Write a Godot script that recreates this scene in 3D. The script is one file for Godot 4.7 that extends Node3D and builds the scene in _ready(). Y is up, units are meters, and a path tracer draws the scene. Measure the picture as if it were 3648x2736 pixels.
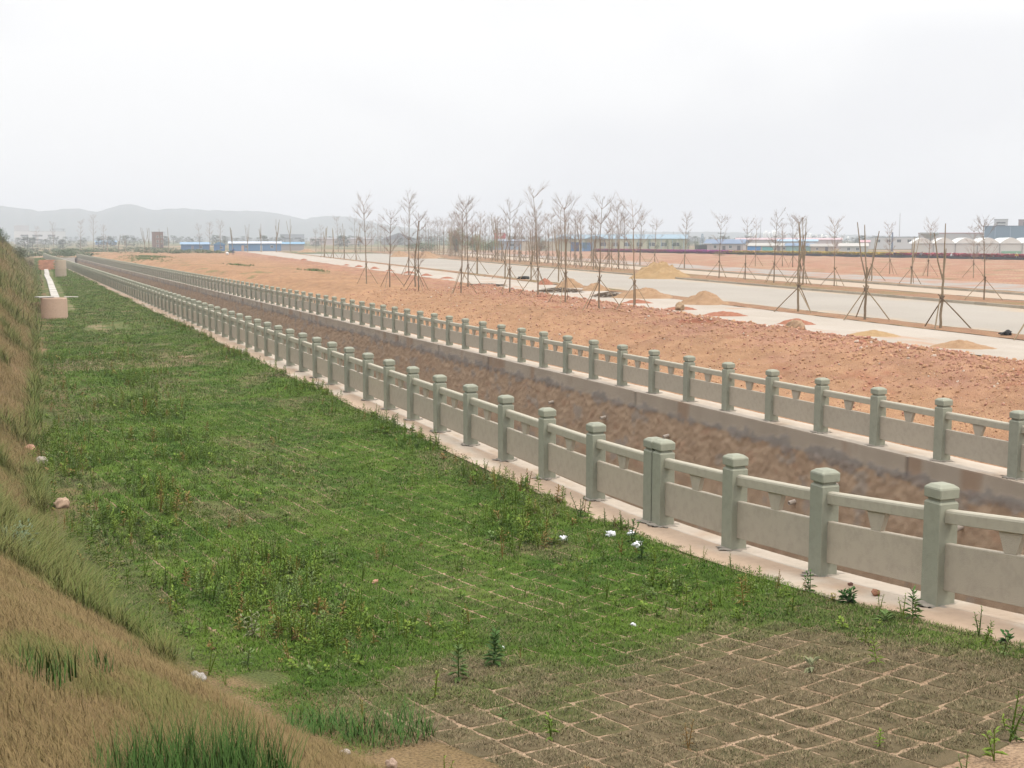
extends Node3D
# World: the channel runs along -z, x is to the right across it, y is up; t is the distance ahead of the viewer (z = -t).

const EYE := 4.14
const ROAD_Y := 0.85
const PATH_Y := 0.94
var rng := RandomNumberGenerator.new()
var na := FastNoiseLite.new()
var nb := FastNoiseLite.new()
var nc := FastNoiseLite.new()
var nw := FastNoiseLite.new()
var counts := {}
var M := {}


# ---------------------------------------------------------------- mesh building
class Shape:
	var v := PackedVector3Array()
	var n := PackedVector3Array()
	var c := PackedColorArray()
	var ix := PackedInt32Array()
	var col := Color(1, 1, 1)

	func tri(a: Vector3, b: Vector3, d: Vector3) -> void:
		var k := v.size()
		var nn := (d - a).cross(b - a).normalized()
		v.append_array([a, b, d])
		n.append_array([nn, nn, nn])
		c.append_array([col, col, col])
		ix.append_array([k, k + 1, k + 2])

	func quad(a: Vector3, b: Vector3, d: Vector3, e: Vector3) -> void:   # corners clockwise from outside
		var k := v.size()
		var nn := (d - a).cross(b - a) + (e - a).cross(d - a)
		nn = nn.normalized()
		v.append_array([a, b, d, e])
		n.append_array([nn, nn, nn, nn])
		c.append_array([col, col, col, col])
		ix.append_array([k, k + 1, k + 2, k, k + 2, k + 3])

	func hexa(p: Array) -> void:   # eight corners: 0-3 low ring, 4-7 high ring, both counted anticlockwise from above
		quad(p[0], p[4], p[5], p[1]); quad(p[1], p[5], p[6], p[2]); quad(p[2], p[6], p[7], p[3]); quad(p[3], p[7], p[4], p[0])
		quad(p[4], p[7], p[6], p[5]); quad(p[0], p[1], p[2], p[3])

	func box(ce: Vector3, s: Vector3, b := 0.0) -> void:
		var h := s * 0.5
		if b <= 0.0:
			var p := []
			for y in [-h.y, h.y]:
				for q in [[-1, 1], [1, 1], [1, -1], [-1, -1]]:
					p.append(ce + Vector3(q[0] * h.x, y, q[1] * h.z))
			hexa(p)
			return
		loft(ce - Vector3(0, h.y, 0), [[h.x - b, h.z - b, 0.0], [h.x, h.z, b], [h.x, h.z, s.y - b], [h.x - b, h.z - b, s.y]], b)

	func loft(at: Vector3, levels: Array, cut: float) -> void:   # rings with cut corners: [half x, half z, height]
		var rings := []
		for l in levels:
			var r := []
			var a: float = l[0]; var b: float = l[1]; var y: float = l[2]
			for q in [[-a + cut, b], [a - cut, b], [a, b - cut], [a, -b + cut], [a - cut, -b], [-a + cut, -b], [-a, -b + cut], [-a, b - cut]]:
				r.append(at + Vector3(q[0], y, q[1]))
			rings.append(r)
		for i in rings.size() - 1:
			for j in 8:
				var k := (j + 1) % 8
				quad(rings[i][j], rings[i + 1][j], rings[i + 1][k], rings[i][k])
		var top: Array = rings[-1]
		var low: Array = rings[0]
		for j in range(1, 7):
			tri(top[0], top[j + 1], top[j])
			tri(low[0], low[j], low[j + 1])

	func tube(pts: Array, rad: Array, sides := 6, caps := true) -> void:
		var base := v.size()
		var m := pts.size()
		var side := Vector3.ZERO
		for i in m:
			var d: Vector3 = (pts[mini(i + 1, m - 1)] - pts[maxi(i - 1, 0)]).normalized()
			if side == Vector3.ZERO:
				side = d.cross(Vector3(0.31, 0.17, 0.93)).normalized()
			side = (side - d * side.dot(d)).normalized()
			var up := d.cross(side)
			for j in sides:
				var a := TAU * j / sides
				var o := side * cos(a) + up * sin(a)
				v.append(pts[i] + o * rad[i]); n.append(o); c.append(col)
		for i in m - 1:
			for j in sides:
				var k := (j + 1) % sides
				var p := base + i * sides
				ix.append_array([p + j, p + sides + j, p + sides + k, p + j, p + sides + k, p + k])
		if caps:
			for e in [0, m - 1]:
				var p: int = base + e * sides
				for j in range(1, sides - 1):
					if e == 0:
						tri(v[p], v[p + j], v[p + j + 1])
					else:
						tri(v[p], v[p + j + 1], v[p + j])

	func lathe(ce: Vector3, prof: Array, sides := 32) -> void:   # profile of [radius, height]
		for i in prof.size() - 1:
			var base := v.size()
			var d := Vector2(prof[i + 1][0] - prof[i][0], prof[i + 1][1] - prof[i][1]).normalized()
			for j in sides + 1:
				var a := TAU * j / sides
				var o := Vector3(cos(a), 0, sin(a))
				var nn := o * d.y + Vector3(0, -d.x, 0)
				for e in 2:
					v.append(ce + o * prof[i + e][0] + Vector3(0, prof[i + e][1], 0)); n.append(nn); c.append(col)
			for j in sides:
				var p := base + j * 2
				ix.append_array([p, p + 3, p + 1, p, p + 2, p + 3])

	func grid(rows: int, cols: int, pos: PackedVector3Array, cl: PackedColorArray, hint: Vector3) -> void:
		var base := v.size()
		var s := (pos[1] - pos[0]).cross(pos[cols] - pos[0]).dot(hint)
		var sg := 1.0 if s > 0.0 or hint == Vector3.ZERO else -1.0
		v.append_array(pos); c.append_array(cl)
		for i in rows:
			for j in cols:
				var a := pos[i * cols + mini(j + 1, cols - 1)] - pos[i * cols + maxi(j - 1, 0)]
				var b := pos[mini(i + 1, rows - 1) * cols + j] - pos[maxi(i - 1, 0) * cols + j]
				var nn := a.cross(b).normalized() * sg
				n.append(nn if nn != Vector3.ZERO else Vector3.UP)
		for i in rows - 1:
			for j in cols - 1:
				var p := base + i * cols + j
				if sg > 0.0:
					ix.append_array([p, p + cols, p + cols + 1, p, p + cols + 1, p + 1])
				else:
					ix.append_array([p, p + cols + 1, p + cols, p, p + 1, p + cols + 1])

	func mesh(mat: Material) -> ArrayMesh:
		var a := []
		a.resize(Mesh.ARRAY_MAX)
		a[Mesh.ARRAY_VERTEX] = v; a[Mesh.ARRAY_NORMAL] = n; a[Mesh.ARRAY_COLOR] = c; a[Mesh.ARRAY_INDEX] = ix
		var m := ArrayMesh.new()
		m.add_surface_from_arrays(Mesh.PRIMITIVE_TRIANGLES, a)
		m.surface_set_material(0, mat)
		return m


# ---------------------------------------------------------------- naming
func name_for(called: String, parent: Node) -> String:
	var key := "%d/%s" % [parent.get_instance_id(), called]
	var k: int = counts.get(key, 0)
	counts[key] = k + 1
	return called if k == 0 else "%s_%03d" % [called, k]

func tag(o: Node, label := "", category := "", group := "", kind := "") -> Node:
	if label: o.set_meta("label", label)
	if category: o.set_meta("category", category)
	if group: o.set_meta("group", group)
	if kind: o.set_meta("kind", kind)
	return o

func base(called: String, at: Vector3, turn := 0.0) -> Node3D:
	var o := Node3D.new()
	o.name = name_for(called, self)
	o.position = at
	o.rotation.y = turn
	add_child(o, true)
	return o

func put(called: String, m: Mesh, parent: Node, at := Vector3.ZERO, turn := 0.0) -> MeshInstance3D:
	var o := MeshInstance3D.new()
	o.name = name_for(called, parent)
	o.mesh = m
	o.position = at
	o.rotation.y = turn
	parent.add_child(o, true)
	return o

func many(called: String, m: Mesh, places: Array, cols: Array, parent: Node, label := "", category := "") -> MultiMeshInstance3D:
	var mm := MultiMesh.new()
	mm.transform_format = MultiMesh.TRANSFORM_3D
	mm.use_colors = true
	mm.mesh = m
	mm.instance_count = places.size()
	for i in places.size():
		mm.set_instance_transform(i, places[i])
		mm.set_instance_color(i, cols[i])
	var o := MultiMeshInstance3D.new()
	o.name = name_for(called, parent)
	o.multimesh = mm
	parent.add_child(o, true)
	tag(o, label, category, "", "stuff")
	return o

func structure(o: Node) -> Node:
	o.set_meta("kind", "structure")
	return o

func facing(x: float, t: float) -> float:   # turn that lets local +z look back to the viewer's end of the place
	return -atan2(x, t)


# ---------------------------------------------------------------- materials
func lin(r: float, g: float, b: float) -> Color:
	return Color(r, g, b).linear_to_srgb()

func noise_tex(freq: float, lo: float, hi: float, octaves: int, sd: int, kind := FastNoiseLite.TYPE_SIMPLEX_SMOOTH, normal := 0.0, size := 512) -> NoiseTexture2D:
	var f := FastNoiseLite.new()
	f.noise_type = kind
	f.frequency = freq
	f.fractal_octaves = octaves
	f.seed = sd
	var t := NoiseTexture2D.new()
	t.width = size; t.height = size
	t.seamless = true
	t.noise = f
	if normal > 0.0:
		t.as_normal_map = true
		t.bump_strength = normal
	else:
		var g := Gradient.new()
		g.set_color(0, Color(lo, lo, lo)); g.set_color(1, Color(hi, hi, hi))
		t.color_ramp = g
	return t

func mat(c: Color, rough := 0.9, tex: Texture2D = null, tile := 1.0, bump: Texture2D = null, strength := 1.0) -> StandardMaterial3D:
	var m := StandardMaterial3D.new()
	m.albedo_color = c
	m.vertex_color_use_as_albedo = true
	m.roughness = rough
	m.metallic_specular = 0.3
	if tex or bump:
		m.uv1_triplanar = true
		m.uv1_world_triplanar = true
		m.uv1_scale = Vector3.ONE * tile
	if tex:
		m.albedo_texture = tex
	if bump:
		m.normal_enabled = true
		m.normal_texture = bump
		m.normal_scale = strength
	return m

func leafy(c: Color, through := 0.5) -> StandardMaterial3D:
	var m := mat(c, 0.75)
	m.cull_mode = BaseMaterial3D.CULL_DISABLED
	m.backlight_enabled = true
	m.backlight = Color(through, through, through)
	return m

func make_materials() -> void:
	var speck := noise_tex(0.35, 0.72, 1.16, 3, 11)
	var blotch := noise_tex(0.012, 0.8, 1.12, 5, 12)
	var weather := noise_tex(0.010, 0.935, 1.05, 7, 21)
	(weather.noise as FastNoiseLite).fractal_gain = 0.72
	var soil := noise_tex(0.06, 0.62, 1.22, 5, 13)
	var soil_n := noise_tex(0.05, 0, 1, 5, 14, FastNoiseLite.TYPE_SIMPLEX_SMOOTH, 9.0)
	var fine_n := noise_tex(0.2, 0, 1, 4, 15, FastNoiseLite.TYPE_SIMPLEX_SMOOTH, 4.0)
	M.granite = mat(lin(0.285, 0.292, 0.232), 0.86, weather, 1.1, fine_n, 0.6)
	M.granite_b = mat(lin(0.272, 0.280, 0.225), 0.86, weather, 1.0, fine_n, 0.6)
	M.panel = mat(lin(0.415, 0.366, 0.295), 0.88, weather, 0.9, fine_n, 0.4)
	M.panel_b = mat(lin(0.392, 0.350, 0.285), 0.88, weather, 0.8, fine_n, 0.4)
	M.rail = mat(lin(0.385, 0.358, 0.288), 0.88, weather, 1.0, fine_n, 0.4)
	M.concrete = mat(Color.WHITE, 0.9, weather, 0.9, fine_n, 0.35)
	M.slab = mat(Color.WHITE, 0.9, speck, 0.45)
	M.road = mat(Color.WHITE, 0.9, speck, 0.5)
	M.wall = mat(Color.WHITE, 0.95, soil, 2.6, soil_n, 1.3)
	M.soil = mat(Color.WHITE, 1.0, soil, 0.9, soil_n, 1.2)
	M.soil_far = mat(Color.WHITE, 1.0, soil, 0.12, soil_n, 0.6)
	M.sand = mat(Color.WHITE, 1.0, soil, 1.6, soil_n, 0.7)
	M.plain = mat(Color.WHITE, 0.9)
	M.rockm = mat(Color.WHITE, 0.95, soil, 3.0, fine_n, 0.8)
	M.bark = mat(Color.WHITE, 0.95, soil, 4.0)
	M.grass = leafy(Color.WHITE, 0.45)
	M.leaf = leafy(Color.WHITE, 0.5)
	M.sheet = mat(Color.WHITE, 0.5)
	M.glass = mat(lin(0.05, 0.06, 0.07), 0.12)
	M.bag = leafy(lin(0.82, 0.83, 0.86), 0.35)
	M.hill = mat(Color.WHITE, 1.0)


# ---------------------------------------------------------------- the lie of the land
func ramp(t: float) -> float:   # the ground and the channel's rail climb towards the viewer's end
	if t > 18.5: return 0.0
	if t > 9.0: return 0.006 * (18.5 - t) * (18.5 - t)
	return 0.5415 + 0.114 * (9.0 - t)

func spline(x: float, xs: Array, ys: Array) -> float:
	if x <= xs[0]: return ys[0]
	for i in range(1, xs.size()):
		if x <= xs[i]:
			return lerpf(ys[i - 1], ys[i], (x - xs[i - 1]) / (xs[i] - xs[i - 1]))
	return ys[-1]

func toe(t: float) -> float:   # where the embankment meets the lawn
	return spline(t, [-6.0, 0.0, 8.0, 11.0, 14.0, 18.5, 24.0, 41.0, 75.0, 200.0, 420.0], [5.5, 4.0, 2.05, 1.30, 0.80, 0.32, 0.22, 0.62, 1.2, 3.6, 7.5])

func lawn_y(x: float, t: float) -> float:
	return ramp(t) - 0.05 - 0.16 * smoothstep(7.9, 5.0, x) + na.get_noise_2d(x * 3.5, t * 3.5) * 0.035

func bank_y(x: float, t: float) -> float:
	var s := spline(t, [0.0, 5.0, 12.0, 25.0, 60.0], [0.30, 0.5, 0.85, 1.0, 1.2])
	var d := toe(t) - x
	var up := s * (sqrt(d * d + 0.05) + d) * 0.5
	var cap := 7.2 - 7.0 * smoothstep(150.0, 218.0, t)
	return lawn_y(x, t) + minf(up, cap + 0.03 * up) + nb.get_noise_2d(x * 9.0, t * 5.0) * 0.10 * smoothstep(0.0, 1.0, d)

func ground_y(x: float, t: float) -> float:
	return bank_y(x, t)

func path_near(t: float) -> float: return 22.2 + 0.1214 * t
func path_far(t: float) -> float: return 26.4 + 0.138 * t
func road_near(t: float) -> float: return 27.8 + 0.138 * t
func road_far(t: float) -> float: return 38.2 + 0.178 * t
func road2_near(t: float) -> float: return 39.9 + 0.215 * t
func road2_far(t: float) -> float: return 44.6 + 0.2325 * t
func path2_near(t: float) -> float: return 46.2 + 0.233 * t
func path2_far(t: float) -> float: return 54.2 + 0.234 * t

func dirt_y(x: float, t: float) -> float:
	var e := path_near(t)
	var rise := 1.17 * smoothstep(17.4, 24.6, x)
	var lump := na.get_noise_2d(x * 11.0, t * 11.0) * 0.10 + nb.get_noise_2d(x * 34.0, t * 34.0) * 0.06
	var ridge := 0.20 * exp(-pow((x - e + 1.3) / 1.2, 2.0)) * (0.6 + nc.get_noise_2d(x * 5.0, t * 5.0))
	var edge := smoothstep(e + 0.5, e - 0.5, x)
	return -0.24 + rise + (lump * smoothstep(17.5, 18.6, x) + ridge) * edge - 0.03

func far_y(x: float, t: float) -> float:
	var d := sqrt(x * x + t * t)
	return 0.05 + 0.85 * smoothstep(0.0, 40.0, x - 12.0 - 0.03 * t) + clampf((d - 470.0) * 0.0042, 0.0, 5.0)

func steps(a: float, b: float, first: float, grow: float) -> PackedFloat32Array:
	var r := PackedFloat32Array()
	var t := a
	while t < b:
		r.append(t)
		t += first + maxf(t, 0.0) * grow
	r.append(b)
	return r

func sheet(ts: PackedFloat32Array, cols: int, left: Callable, right: Callable, height: Callable, colour: Callable, bias := 1.0) -> Shape:
	var s := Shape.new()
	var p := PackedVector3Array()
	var c := PackedColorArray()
	for t in ts:
		var a: float = left.call(t)
		var b: float = right.call(t)
		for j in cols:
			var x := lerpf(a, b, pow(float(j) / (cols - 1), bias))
			p.append(Vector3(x, height.call(x, t), -t))
			c.append(colour.call(x, t))
	s.grid(ts.size(), cols, p, c, Vector3.UP)
	return s


# ---------------------------------------------------------------- ground, channel, roads
func mixc(a: Color, b: Color, k: float) -> Color:
	return a.lerp(b, clampf(k, 0.0, 1.0))

func lawn_colour(x: float, t: float) -> Color:   # trodden earth between and under the sods
	var k := 0.5 + 0.9 * nb.get_noise_2d(x * 30.0, t * 30.0)
	var soil := mixc(Color(0.42, 0.30, 0.20), Color(0.29, 0.195, 0.12), k)
	if t < 42.0: return soil
	var g := mixc(Color(0.085, 0.135, 0.032), Color(0.14, 0.15, 0.05), 0.5 + nb.get_noise_2d(x * 12.0, t * 7.0))
	return mixc(soil, g, smoothstep(42.0, 56.0, t) * (0.92 if na.get_noise_2d(x * 9.0, t * 5.0) < 0.34 else 0.4))

func bank_colour(x: float, t: float) -> Color:
	var k := 0.5 + 0.8 * nb.get_noise_2d(x * 22.0, t * 18.0)
	var dry := mixc(Color(0.24, 0.165, 0.085), Color(0.15, 0.105, 0.05), k)
	var green := mixc(Color(0.075, 0.105, 0.028), Color(0.12, 0.12, 0.04), k)
	var bare := Color(0.29, 0.175, 0.10)
	var g := smoothstep(-0.12, 0.25, na.get_noise_2d(x * 7.0, t * 3.2) - 0.02)
	if t > 11.0 and t < 22.0: g = maxf(g, smoothstep(11.0, 12.5, t) * smoothstep(22.0, 18.0, t))
	if t < 10.5: g *= 0.25
	var r := mixc(dry, green, g)
	return mixc(r, bare, smoothstep(0.36, 0.5, nc.get_noise_2d(x * 10.0, t * 6.0)) * 0.6)

func dirt_colour(x: float, t: float) -> Color:
	var e := path_near(t)
	var k := 0.5 + 0.75 * nb.get_noise_2d(x * 26.0, t * 26.0)
	var tan_ := mixc(Color(0.425, 0.25, 0.14), Color(0.335, 0.19, 0.105), k)
	var pink := mixc(Color(0.415, 0.232, 0.158), Color(0.325, 0.165, 0.11), k)
	var red := Color(0.31, 0.115, 0.066)
	var near_path := smoothstep(e - 5.5 - 0.02 * t, e - 1.0, x + 2.2 * na.get_noise_2d(x * 5.0, t * 3.0))
	var r := mixc(tan_, pink, near_path * (0.75 + na.get_noise_2d(x * 8.0, t * 8.0)))
	r = mixc(r, red, smoothstep(0.30, 0.5, nc.get_noise_2d(x * 9.0, t * 6.0)) * near_path)
	r *= 1.0 + 0.20 * nc.get_noise_2d(x * 3.0, t * 1.5) + 0.16 * na.get_noise_2d(x * 18.0, t * 9.0)
	r.a = 1.0
	if t > 95.0:
		r = mixc(r, Color(0.12, 0.15, 0.05), smoothstep(0.28, 0.4, na.get_noise_2d(x * 4.5, t * 1.6 + 70.0)) * smoothstep(95.0, 130.0, t) * smoothstep(40.0, 25.0, x) * 0.6)
	return r

func slab_colour(x: float, t: float) -> Color:
	var k := 0.5 + 0.6 * na.get_noise_2d(x * 2.5, t * 2.5) + 0.5 * nb.get_noise_2d(x * 15.0, t * 15.0)
	var r := mixc(Color(0.43, 0.38, 0.328), Color(0.365, 0.317, 0.264), k)
	return mixc(r, Color(0.40, 0.25, 0.165), smoothstep(0.33, 0.55, nc.get_noise_2d(x * 7.0, t * 5.0)) * 0.7)

func road_colour(x: float, t: float) -> Color:
	var k := 0.5 + 0.9 * na.get_noise_2d(x * 1.2, t * 1.2) + 0.3 * nb.get_noise_2d(x * 8.0, t * 8.0)
	var r := mixc(Color(0.362, 0.328, 0.285), Color(0.318, 0.286, 0.247), k)
	var e := minf(x - road_near(t), road_far(t) - x)
	return mixc(r, Color(0.42, 0.32, 0.225), smoothstep(1.8, 0.0, e + 2.0 * nc.get_noise_2d(x * 4.0, t * 3.0)) * 0.8)

func verge_colour(x: float, t: float) -> Color:
	var k := 0.5 + 0.8 * nb.get_noise_2d(x * 24.0, t * 24.0)
	var r := mixc(Color(0.36, 0.22, 0.128), Color(0.29, 0.16, 0.098), k)
	return mixc(r, Color(0.20, 0.18, 0.075), smoothstep(0.12, 0.4, na.get_noise_2d(x * 6.0, t * 3.0)) * 0.7)

func field_colour(x: float, t: float) -> Color:
	var k := 0.5 + 0.8 * nb.get_noise_2d(x * 7.0, t * 14.0)
	var r := mixc(Color(0.38, 0.22, 0.14), Color(0.33, 0.162, 0.108), k)
	r = mixc(r, Color(0.40, 0.275, 0.18), smoothstep(0.1, 0.4, na.get_noise_2d(x * 2.0, t * 4.0)))
	return mixc(r, Color(0.16, 0.15, 0.06), smoothstep(0.34, 0.5, nc.get_noise_2d(x * 3.0, t * 3.0)) * 0.6)

func far_colour(x: float, t: float) -> Color:
	var k := na.get_noise_2d(x * 0.5, t * 0.35)
	var k2 := nb.get_noise_2d(x * 0.9, t * 0.7)
	var earth := mixc(Color(0.42, 0.27, 0.17), Color(0.34, 0.22, 0.13), 0.5 + k2)
	var green := mixc(Color(0.07, 0.105, 0.035), Color(0.13, 0.145, 0.06), 0.5 + k2)
	return mixc(earth, green, smoothstep(-0.05, 0.12, k + 0.35 * smoothstep(500.0, 1000.0, sqrt(x * x + t * t)) - 0.1 * smoothstep(150.0, 40.0, x)))

func wall_face(ts: PackedFloat32Array, x: float, top: float, rough: bool) -> Shape:
	# rubble wall with a cast concrete beam along its head and mortar smeared over the seam
	var s := Shape.new()
	var p := PackedVector3Array()
	var c := PackedColorArray()
	var vs := []
	var y := 0.0
	while y < 4.4:
		vs.append(y)
		y += 0.055 if y < 1.6 else 0.09
	for t in ts:
		var beam := 0.43 + 0.035 * na.get_noise_1d(t * 3.0)
		var joint: bool = absf(fposmod(t, 5.9) - 2.0) < 0.02 + 0.001 * t
		for yy in vs:
			var d := Vector2(t, yy)
			var lump := nw.get_noise_2d(t * 95.0, yy * 110.0)
			var k := 0.5 + 0.9 * nb.get_noise_2d(t * 26.0, yy * 26.0)
			var rocky := smoothstep(beam - 0.02, beam + 0.05, yy)
			var inset := rocky * (0.02 + 0.03 * lump + 0.03 * nb.get_noise_2d(t * 90.0, yy * 90.0))
			var stone := mixc(Color(0.51, 0.37, 0.255), Color(0.40, 0.28, 0.188), k)
			stone = mixc(stone, Color(0.42, 0.24, 0.15), smoothstep(0.25, 0.55, nc.get_noise_2d(t * 26.0, yy * 34.0)) * 0.45)
			stone = mixc(stone, Color(0.24, 0.155, 0.115), smoothstep(-0.45, -0.05, lump) * 0.26)
			stone = mixc(stone, Color(0.35, 0.31, 0.27), smoothstep(0.25, 0.5, na.get_noise_2d(t * 16.0, yy * 22.0 + 50.0)) * 0.7)
			var cast := mixc(Color(0.50, 0.425, 0.345), Color(0.42, 0.355, 0.285), 0.5 + 0.9 * na.get_noise_2d(t * 14.0, yy * 4.0))
			cast = mixc(cast, Color(0.36, 0.235, 0.155), smoothstep(0.18, 0.45, nc.get_noise_2d(t * 12.0, yy * 2.0)) * 0.7)
			if joint: cast *= 0.62
			var cl := mixc(cast, stone, rocky)
			var sm := absf(yy - beam - 0.05 * nc.get_noise_1d(t * 12.0)) - 0.075 - 0.26 * na.get_noise_2d(t * 14.0, 7.0 + yy * 7.0) - 0.14 * nb.get_noise_2d(t * 40.0, yy * 34.0)
			var mort := smoothstep(0.05, -0.03, sm)
			cl = mixc(cl, mixc(Color(0.31, 0.29, 0.278), Color(0.20, 0.193, 0.195), k), mort * 0.62)
			if joint and rough: inset += 0.012
			p.append(Vector3(x - 0.06 * maxf(yy - beam, 0.0) + (inset - 0.012 * mort if rough else 0.0), top - yy, -t))
			c.append(cl)
	s.grid(ts.size(), vs.size(), p, c, Vector3(-1, 0, 0) if rough else Vector3(1, 0, 0))
	return s

func kerb(called: String, x_of: Callable, w: float, y0: float, y1: float, t0: float, t1: float, seed_: int) -> void:
	var s := Shape.new()
	var t := t0
	var r := RandomNumberGenerator.new()
	r.seed = seed_
	while t < t1:
		var l := (1.0 if t < 80.0 else (3.0 if t < 160.0 else 9.0))
		var e := t + l - (0.012 if t < 160.0 else 0.0)
		var g := r.randf_range(0.85, 1.1)
		s.col = Color(0.36 * g, 0.315 * g, 0.25 * g)
		var xa: float = x_of.call(t) + r.randf_range(-0.012, 0.012)
		var xb: float = x_of.call(e) + r.randf_range(-0.012, 0.012)
		var j := r.randf_range(-0.008, 0.008)
		s.hexa([Vector3(xa, y0, -t), Vector3(xa + w, y0, -t), Vector3(xb + w, y0, -e), Vector3(xb, y0, -e), Vector3(xa + 0.01, y1 + j, -t), Vector3(xa + w - 0.01, y1 + j, -t), Vector3(xb + w - 0.01, y1 + j, -e), Vector3(xb + 0.01, y1 + j, -e)])
		t += l
	structure(put(called, s.mesh(M.concrete), self))

func build_ground() -> void:
	var near := steps(-6.0, 420.0, 0.10, 0.006)
	# lawn bed and embankment
	var lawn := sheet(near, 60, func(t): return toe(t) - 0.4, func(_t): return 8.12, func(x, t): return lawn_y(x, t) - 0.004, lawn_colour)
	structure(put("lawn", lawn.mesh(M.soil), self))
	var fine := steps(-6.0, 420.0, 0.07, 0.008)
	var bank := sheet(fine, 70, func(t): return toe(t) - 16.0, func(t): return toe(t) + 0.9, bank_y, bank_colour, 0.35)
	structure(put("embankment", bank.mesh(M.soil), self))
	# dirt beyond the channel
	var dirt := sheet(steps(-30.0, 422.0, 0.085, 0.0045), 150, func(_t): return 17.45, func(t): return path_near(t) + 0.45, dirt_y, dirt_colour)
	structure(put("dirt_bank_ground", dirt.mesh(M.soil), self))
	var wide := steps(-30.0, 422.0, 0.6, 0.012)
	structure(put("path", sheet(wide, 26, path_near, path_far, func(x, t): return PATH_Y + 0.006 * na.get_noise_2d(x * 4.0, t * 4.0), slab_colour).mesh(M.slab), self))
	structure(put("verge_ground", sheet(steps(-30.0, 422.0, 0.3, 0.008), 9, func(t): return path_far(t) - 0.05, func(t): return road_near(t) + 0.02, func(x, t): return PATH_Y + 0.02 + 0.05 * nb.get_noise_2d(x * 12.0, t * 12.0), verge_colour).mesh(M.soil), self))
	structure(put("road", sheet(wide, 50, road_near, road_far, func(_x, _t): return ROAD_Y, road_colour).mesh(M.road), self))
	structure(put("median_ground", sheet(wide, 10, func(t): return road_far(t) + 0.1, road2_near, func(x, t): return PATH_Y + 0.03 + 0.05 * nb.get_noise_2d(x * 8.0, t * 8.0), verge_colour).mesh(M.soil), self))
	structure(put("second_road", sheet(wide, 20, road2_near, road2_far, func(_x, _t): return ROAD_Y + 0.004, func(x, t): return mixc(road_colour(x, t), Color(0.42, 0.34, 0.27), 0.5)).mesh(M.road), self))
	structure(put("verge_ground", sheet(wide, 8, func(t): return road2_far(t) + 0.1, path2_near, func(x, t): return PATH_Y + 0.02 + 0.05 * nb.get_noise_2d(x * 8.0, t * 8.0), verge_colour).mesh(M.soil), self))
	structure(put("second_path", sheet(wide, 18, path2_near, path2_far, func(_x, _t): return PATH_Y, func(x, t): return mixc(slab_colour(x, t) * Color(0.78, 0.8, 0.84), Color(0.36, 0.2, 0.135), smoothstep(0.0, 0.25, na.get_noise_2d(x * 2.0, t * 4.0)) * 0.8)).mesh(M.slab), self))
	structure(put("dirt_field", sheet(wide, 60, path2_far, func(t): return maxf(path2_far(t) + 30.0, 176.0 + 0.07 * t), func(x, t): return 0.94 + 0.16 * nb.get_noise_2d(x * 3.0, t * 5.0) * smoothstep(0.0, 3.0, x - path2_far(t)), field_colour).mesh(M.soil_far), self))
	kerb("kerb", road_near, 0.14, 0.5, 0.97, 6.0, 420.0, 1)
	kerb("kerb", road_far, 0.14, 0.5, 1.0, 6.0, 420.0, 2)
	kerb("kerb", road2_near, 0.14, 0.5, 0.99, 6.0, 420.0, 3)
	kerb("kerb", road2_far, 0.14, 0.5, 1.0, 6.0, 420.0, 4)
	# the plain out to the hills
	var far := Shape.new()
	for blk in [[345.0, 2500.0, -1500.0, 1700.0, 90, 120], [-120.0, 345.0, 170.0, 1700.0, 30, 40], [-120.0, 345.0, -900.0, -13.0, 30, 30]]:
		var ts := PackedFloat32Array()
		for i in int(blk[4]) + 1:
			ts.append(lerpf(blk[0], blk[1], pow(float(i) / blk[4], 1.7 if blk[0] > 0.0 else 1.0)))
		var piece := sheet(ts, blk[5], func(_t): return blk[2], func(_t): return blk[3], far_y if blk[2] != -900.0 else func(_x, _t): return 6.9, far_colour)
		structure(put("plain_ground", piece.mesh(M.soil_far), self))
	# grass patches and hills
	build_hills()

func build_hills() -> void:
	# ridge: bearing in degrees from the channel's line and height in metres, at 2.6 km
	var az := [-40.0, -20.0, -8.0, -3.0, -0.3, 0.4, 1.36, 2.2, 2.8, 3.7, 4.2, 4.7, 5.1, 6.0, 7.3, 8.4, 10.2, 11.1, 11.9, 12.65, 13.1, 13.8, 14.7, 15.7, 17.0, 20.0, 24.0, 28.0, 33.0, 40.0, 60.0]
	var hs := [60.0, 78.0, 60.0, 82.0, 75.0, 71.0, 64.0, 69.0, 71.0, 64.0, 71.0, 79.0, 81.0, 69.0, 73.0, 68.0, 68.0, 66.0, 60.0, 51.0, 55.0, 60.0, 57.0, 46.0, 36.0, 22.0, 14.0, 26.0, 24.0, 16.0, 10.0]
	var s := Shape.new()
	var p := PackedVector3Array()
	var c := PackedColorArray()
	var rows := 14
	var cols := 420
	for i in rows:
		var f := float(i) / (rows - 1)
		for j in cols:
			var a := lerpf(-40.0, 60.0, float(j) / (cols - 1))
			var d := 2050.0 + 900.0 * f
			var crest := spline(a, az, hs)
			var shape := smoothstep(0.0, 0.62, f) * (1.0 if f < 0.62 else smoothstep(1.25, 0.62, f))
			var spur := 1.0 - 0.3 * absf(nc.get_noise_2d(a * 60.0, f * 40.0)) * (1.0 - absf(f - 0.62))
			var h := crest * shape * (spur if f < 0.6 else 1.0) + na.get_noise_1d(a * 90.0) * 2.2 * shape
			var r := deg_to_rad(a)
			p.append(Vector3(sin(r) * d, 4.5 + h - 4.5 * shape, -cos(r) * d))
			c.append(mixc(Color(0.05, 0.075, 0.055), Color(0.09, 0.10, 0.08), 0.5 + nb.get_noise_2d(a * 50.0, f * 90.0)))
	s.grid(rows, cols, p, c, Vector3.UP)
	structure(put("hills", s.mesh(M.hill), self))

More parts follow.
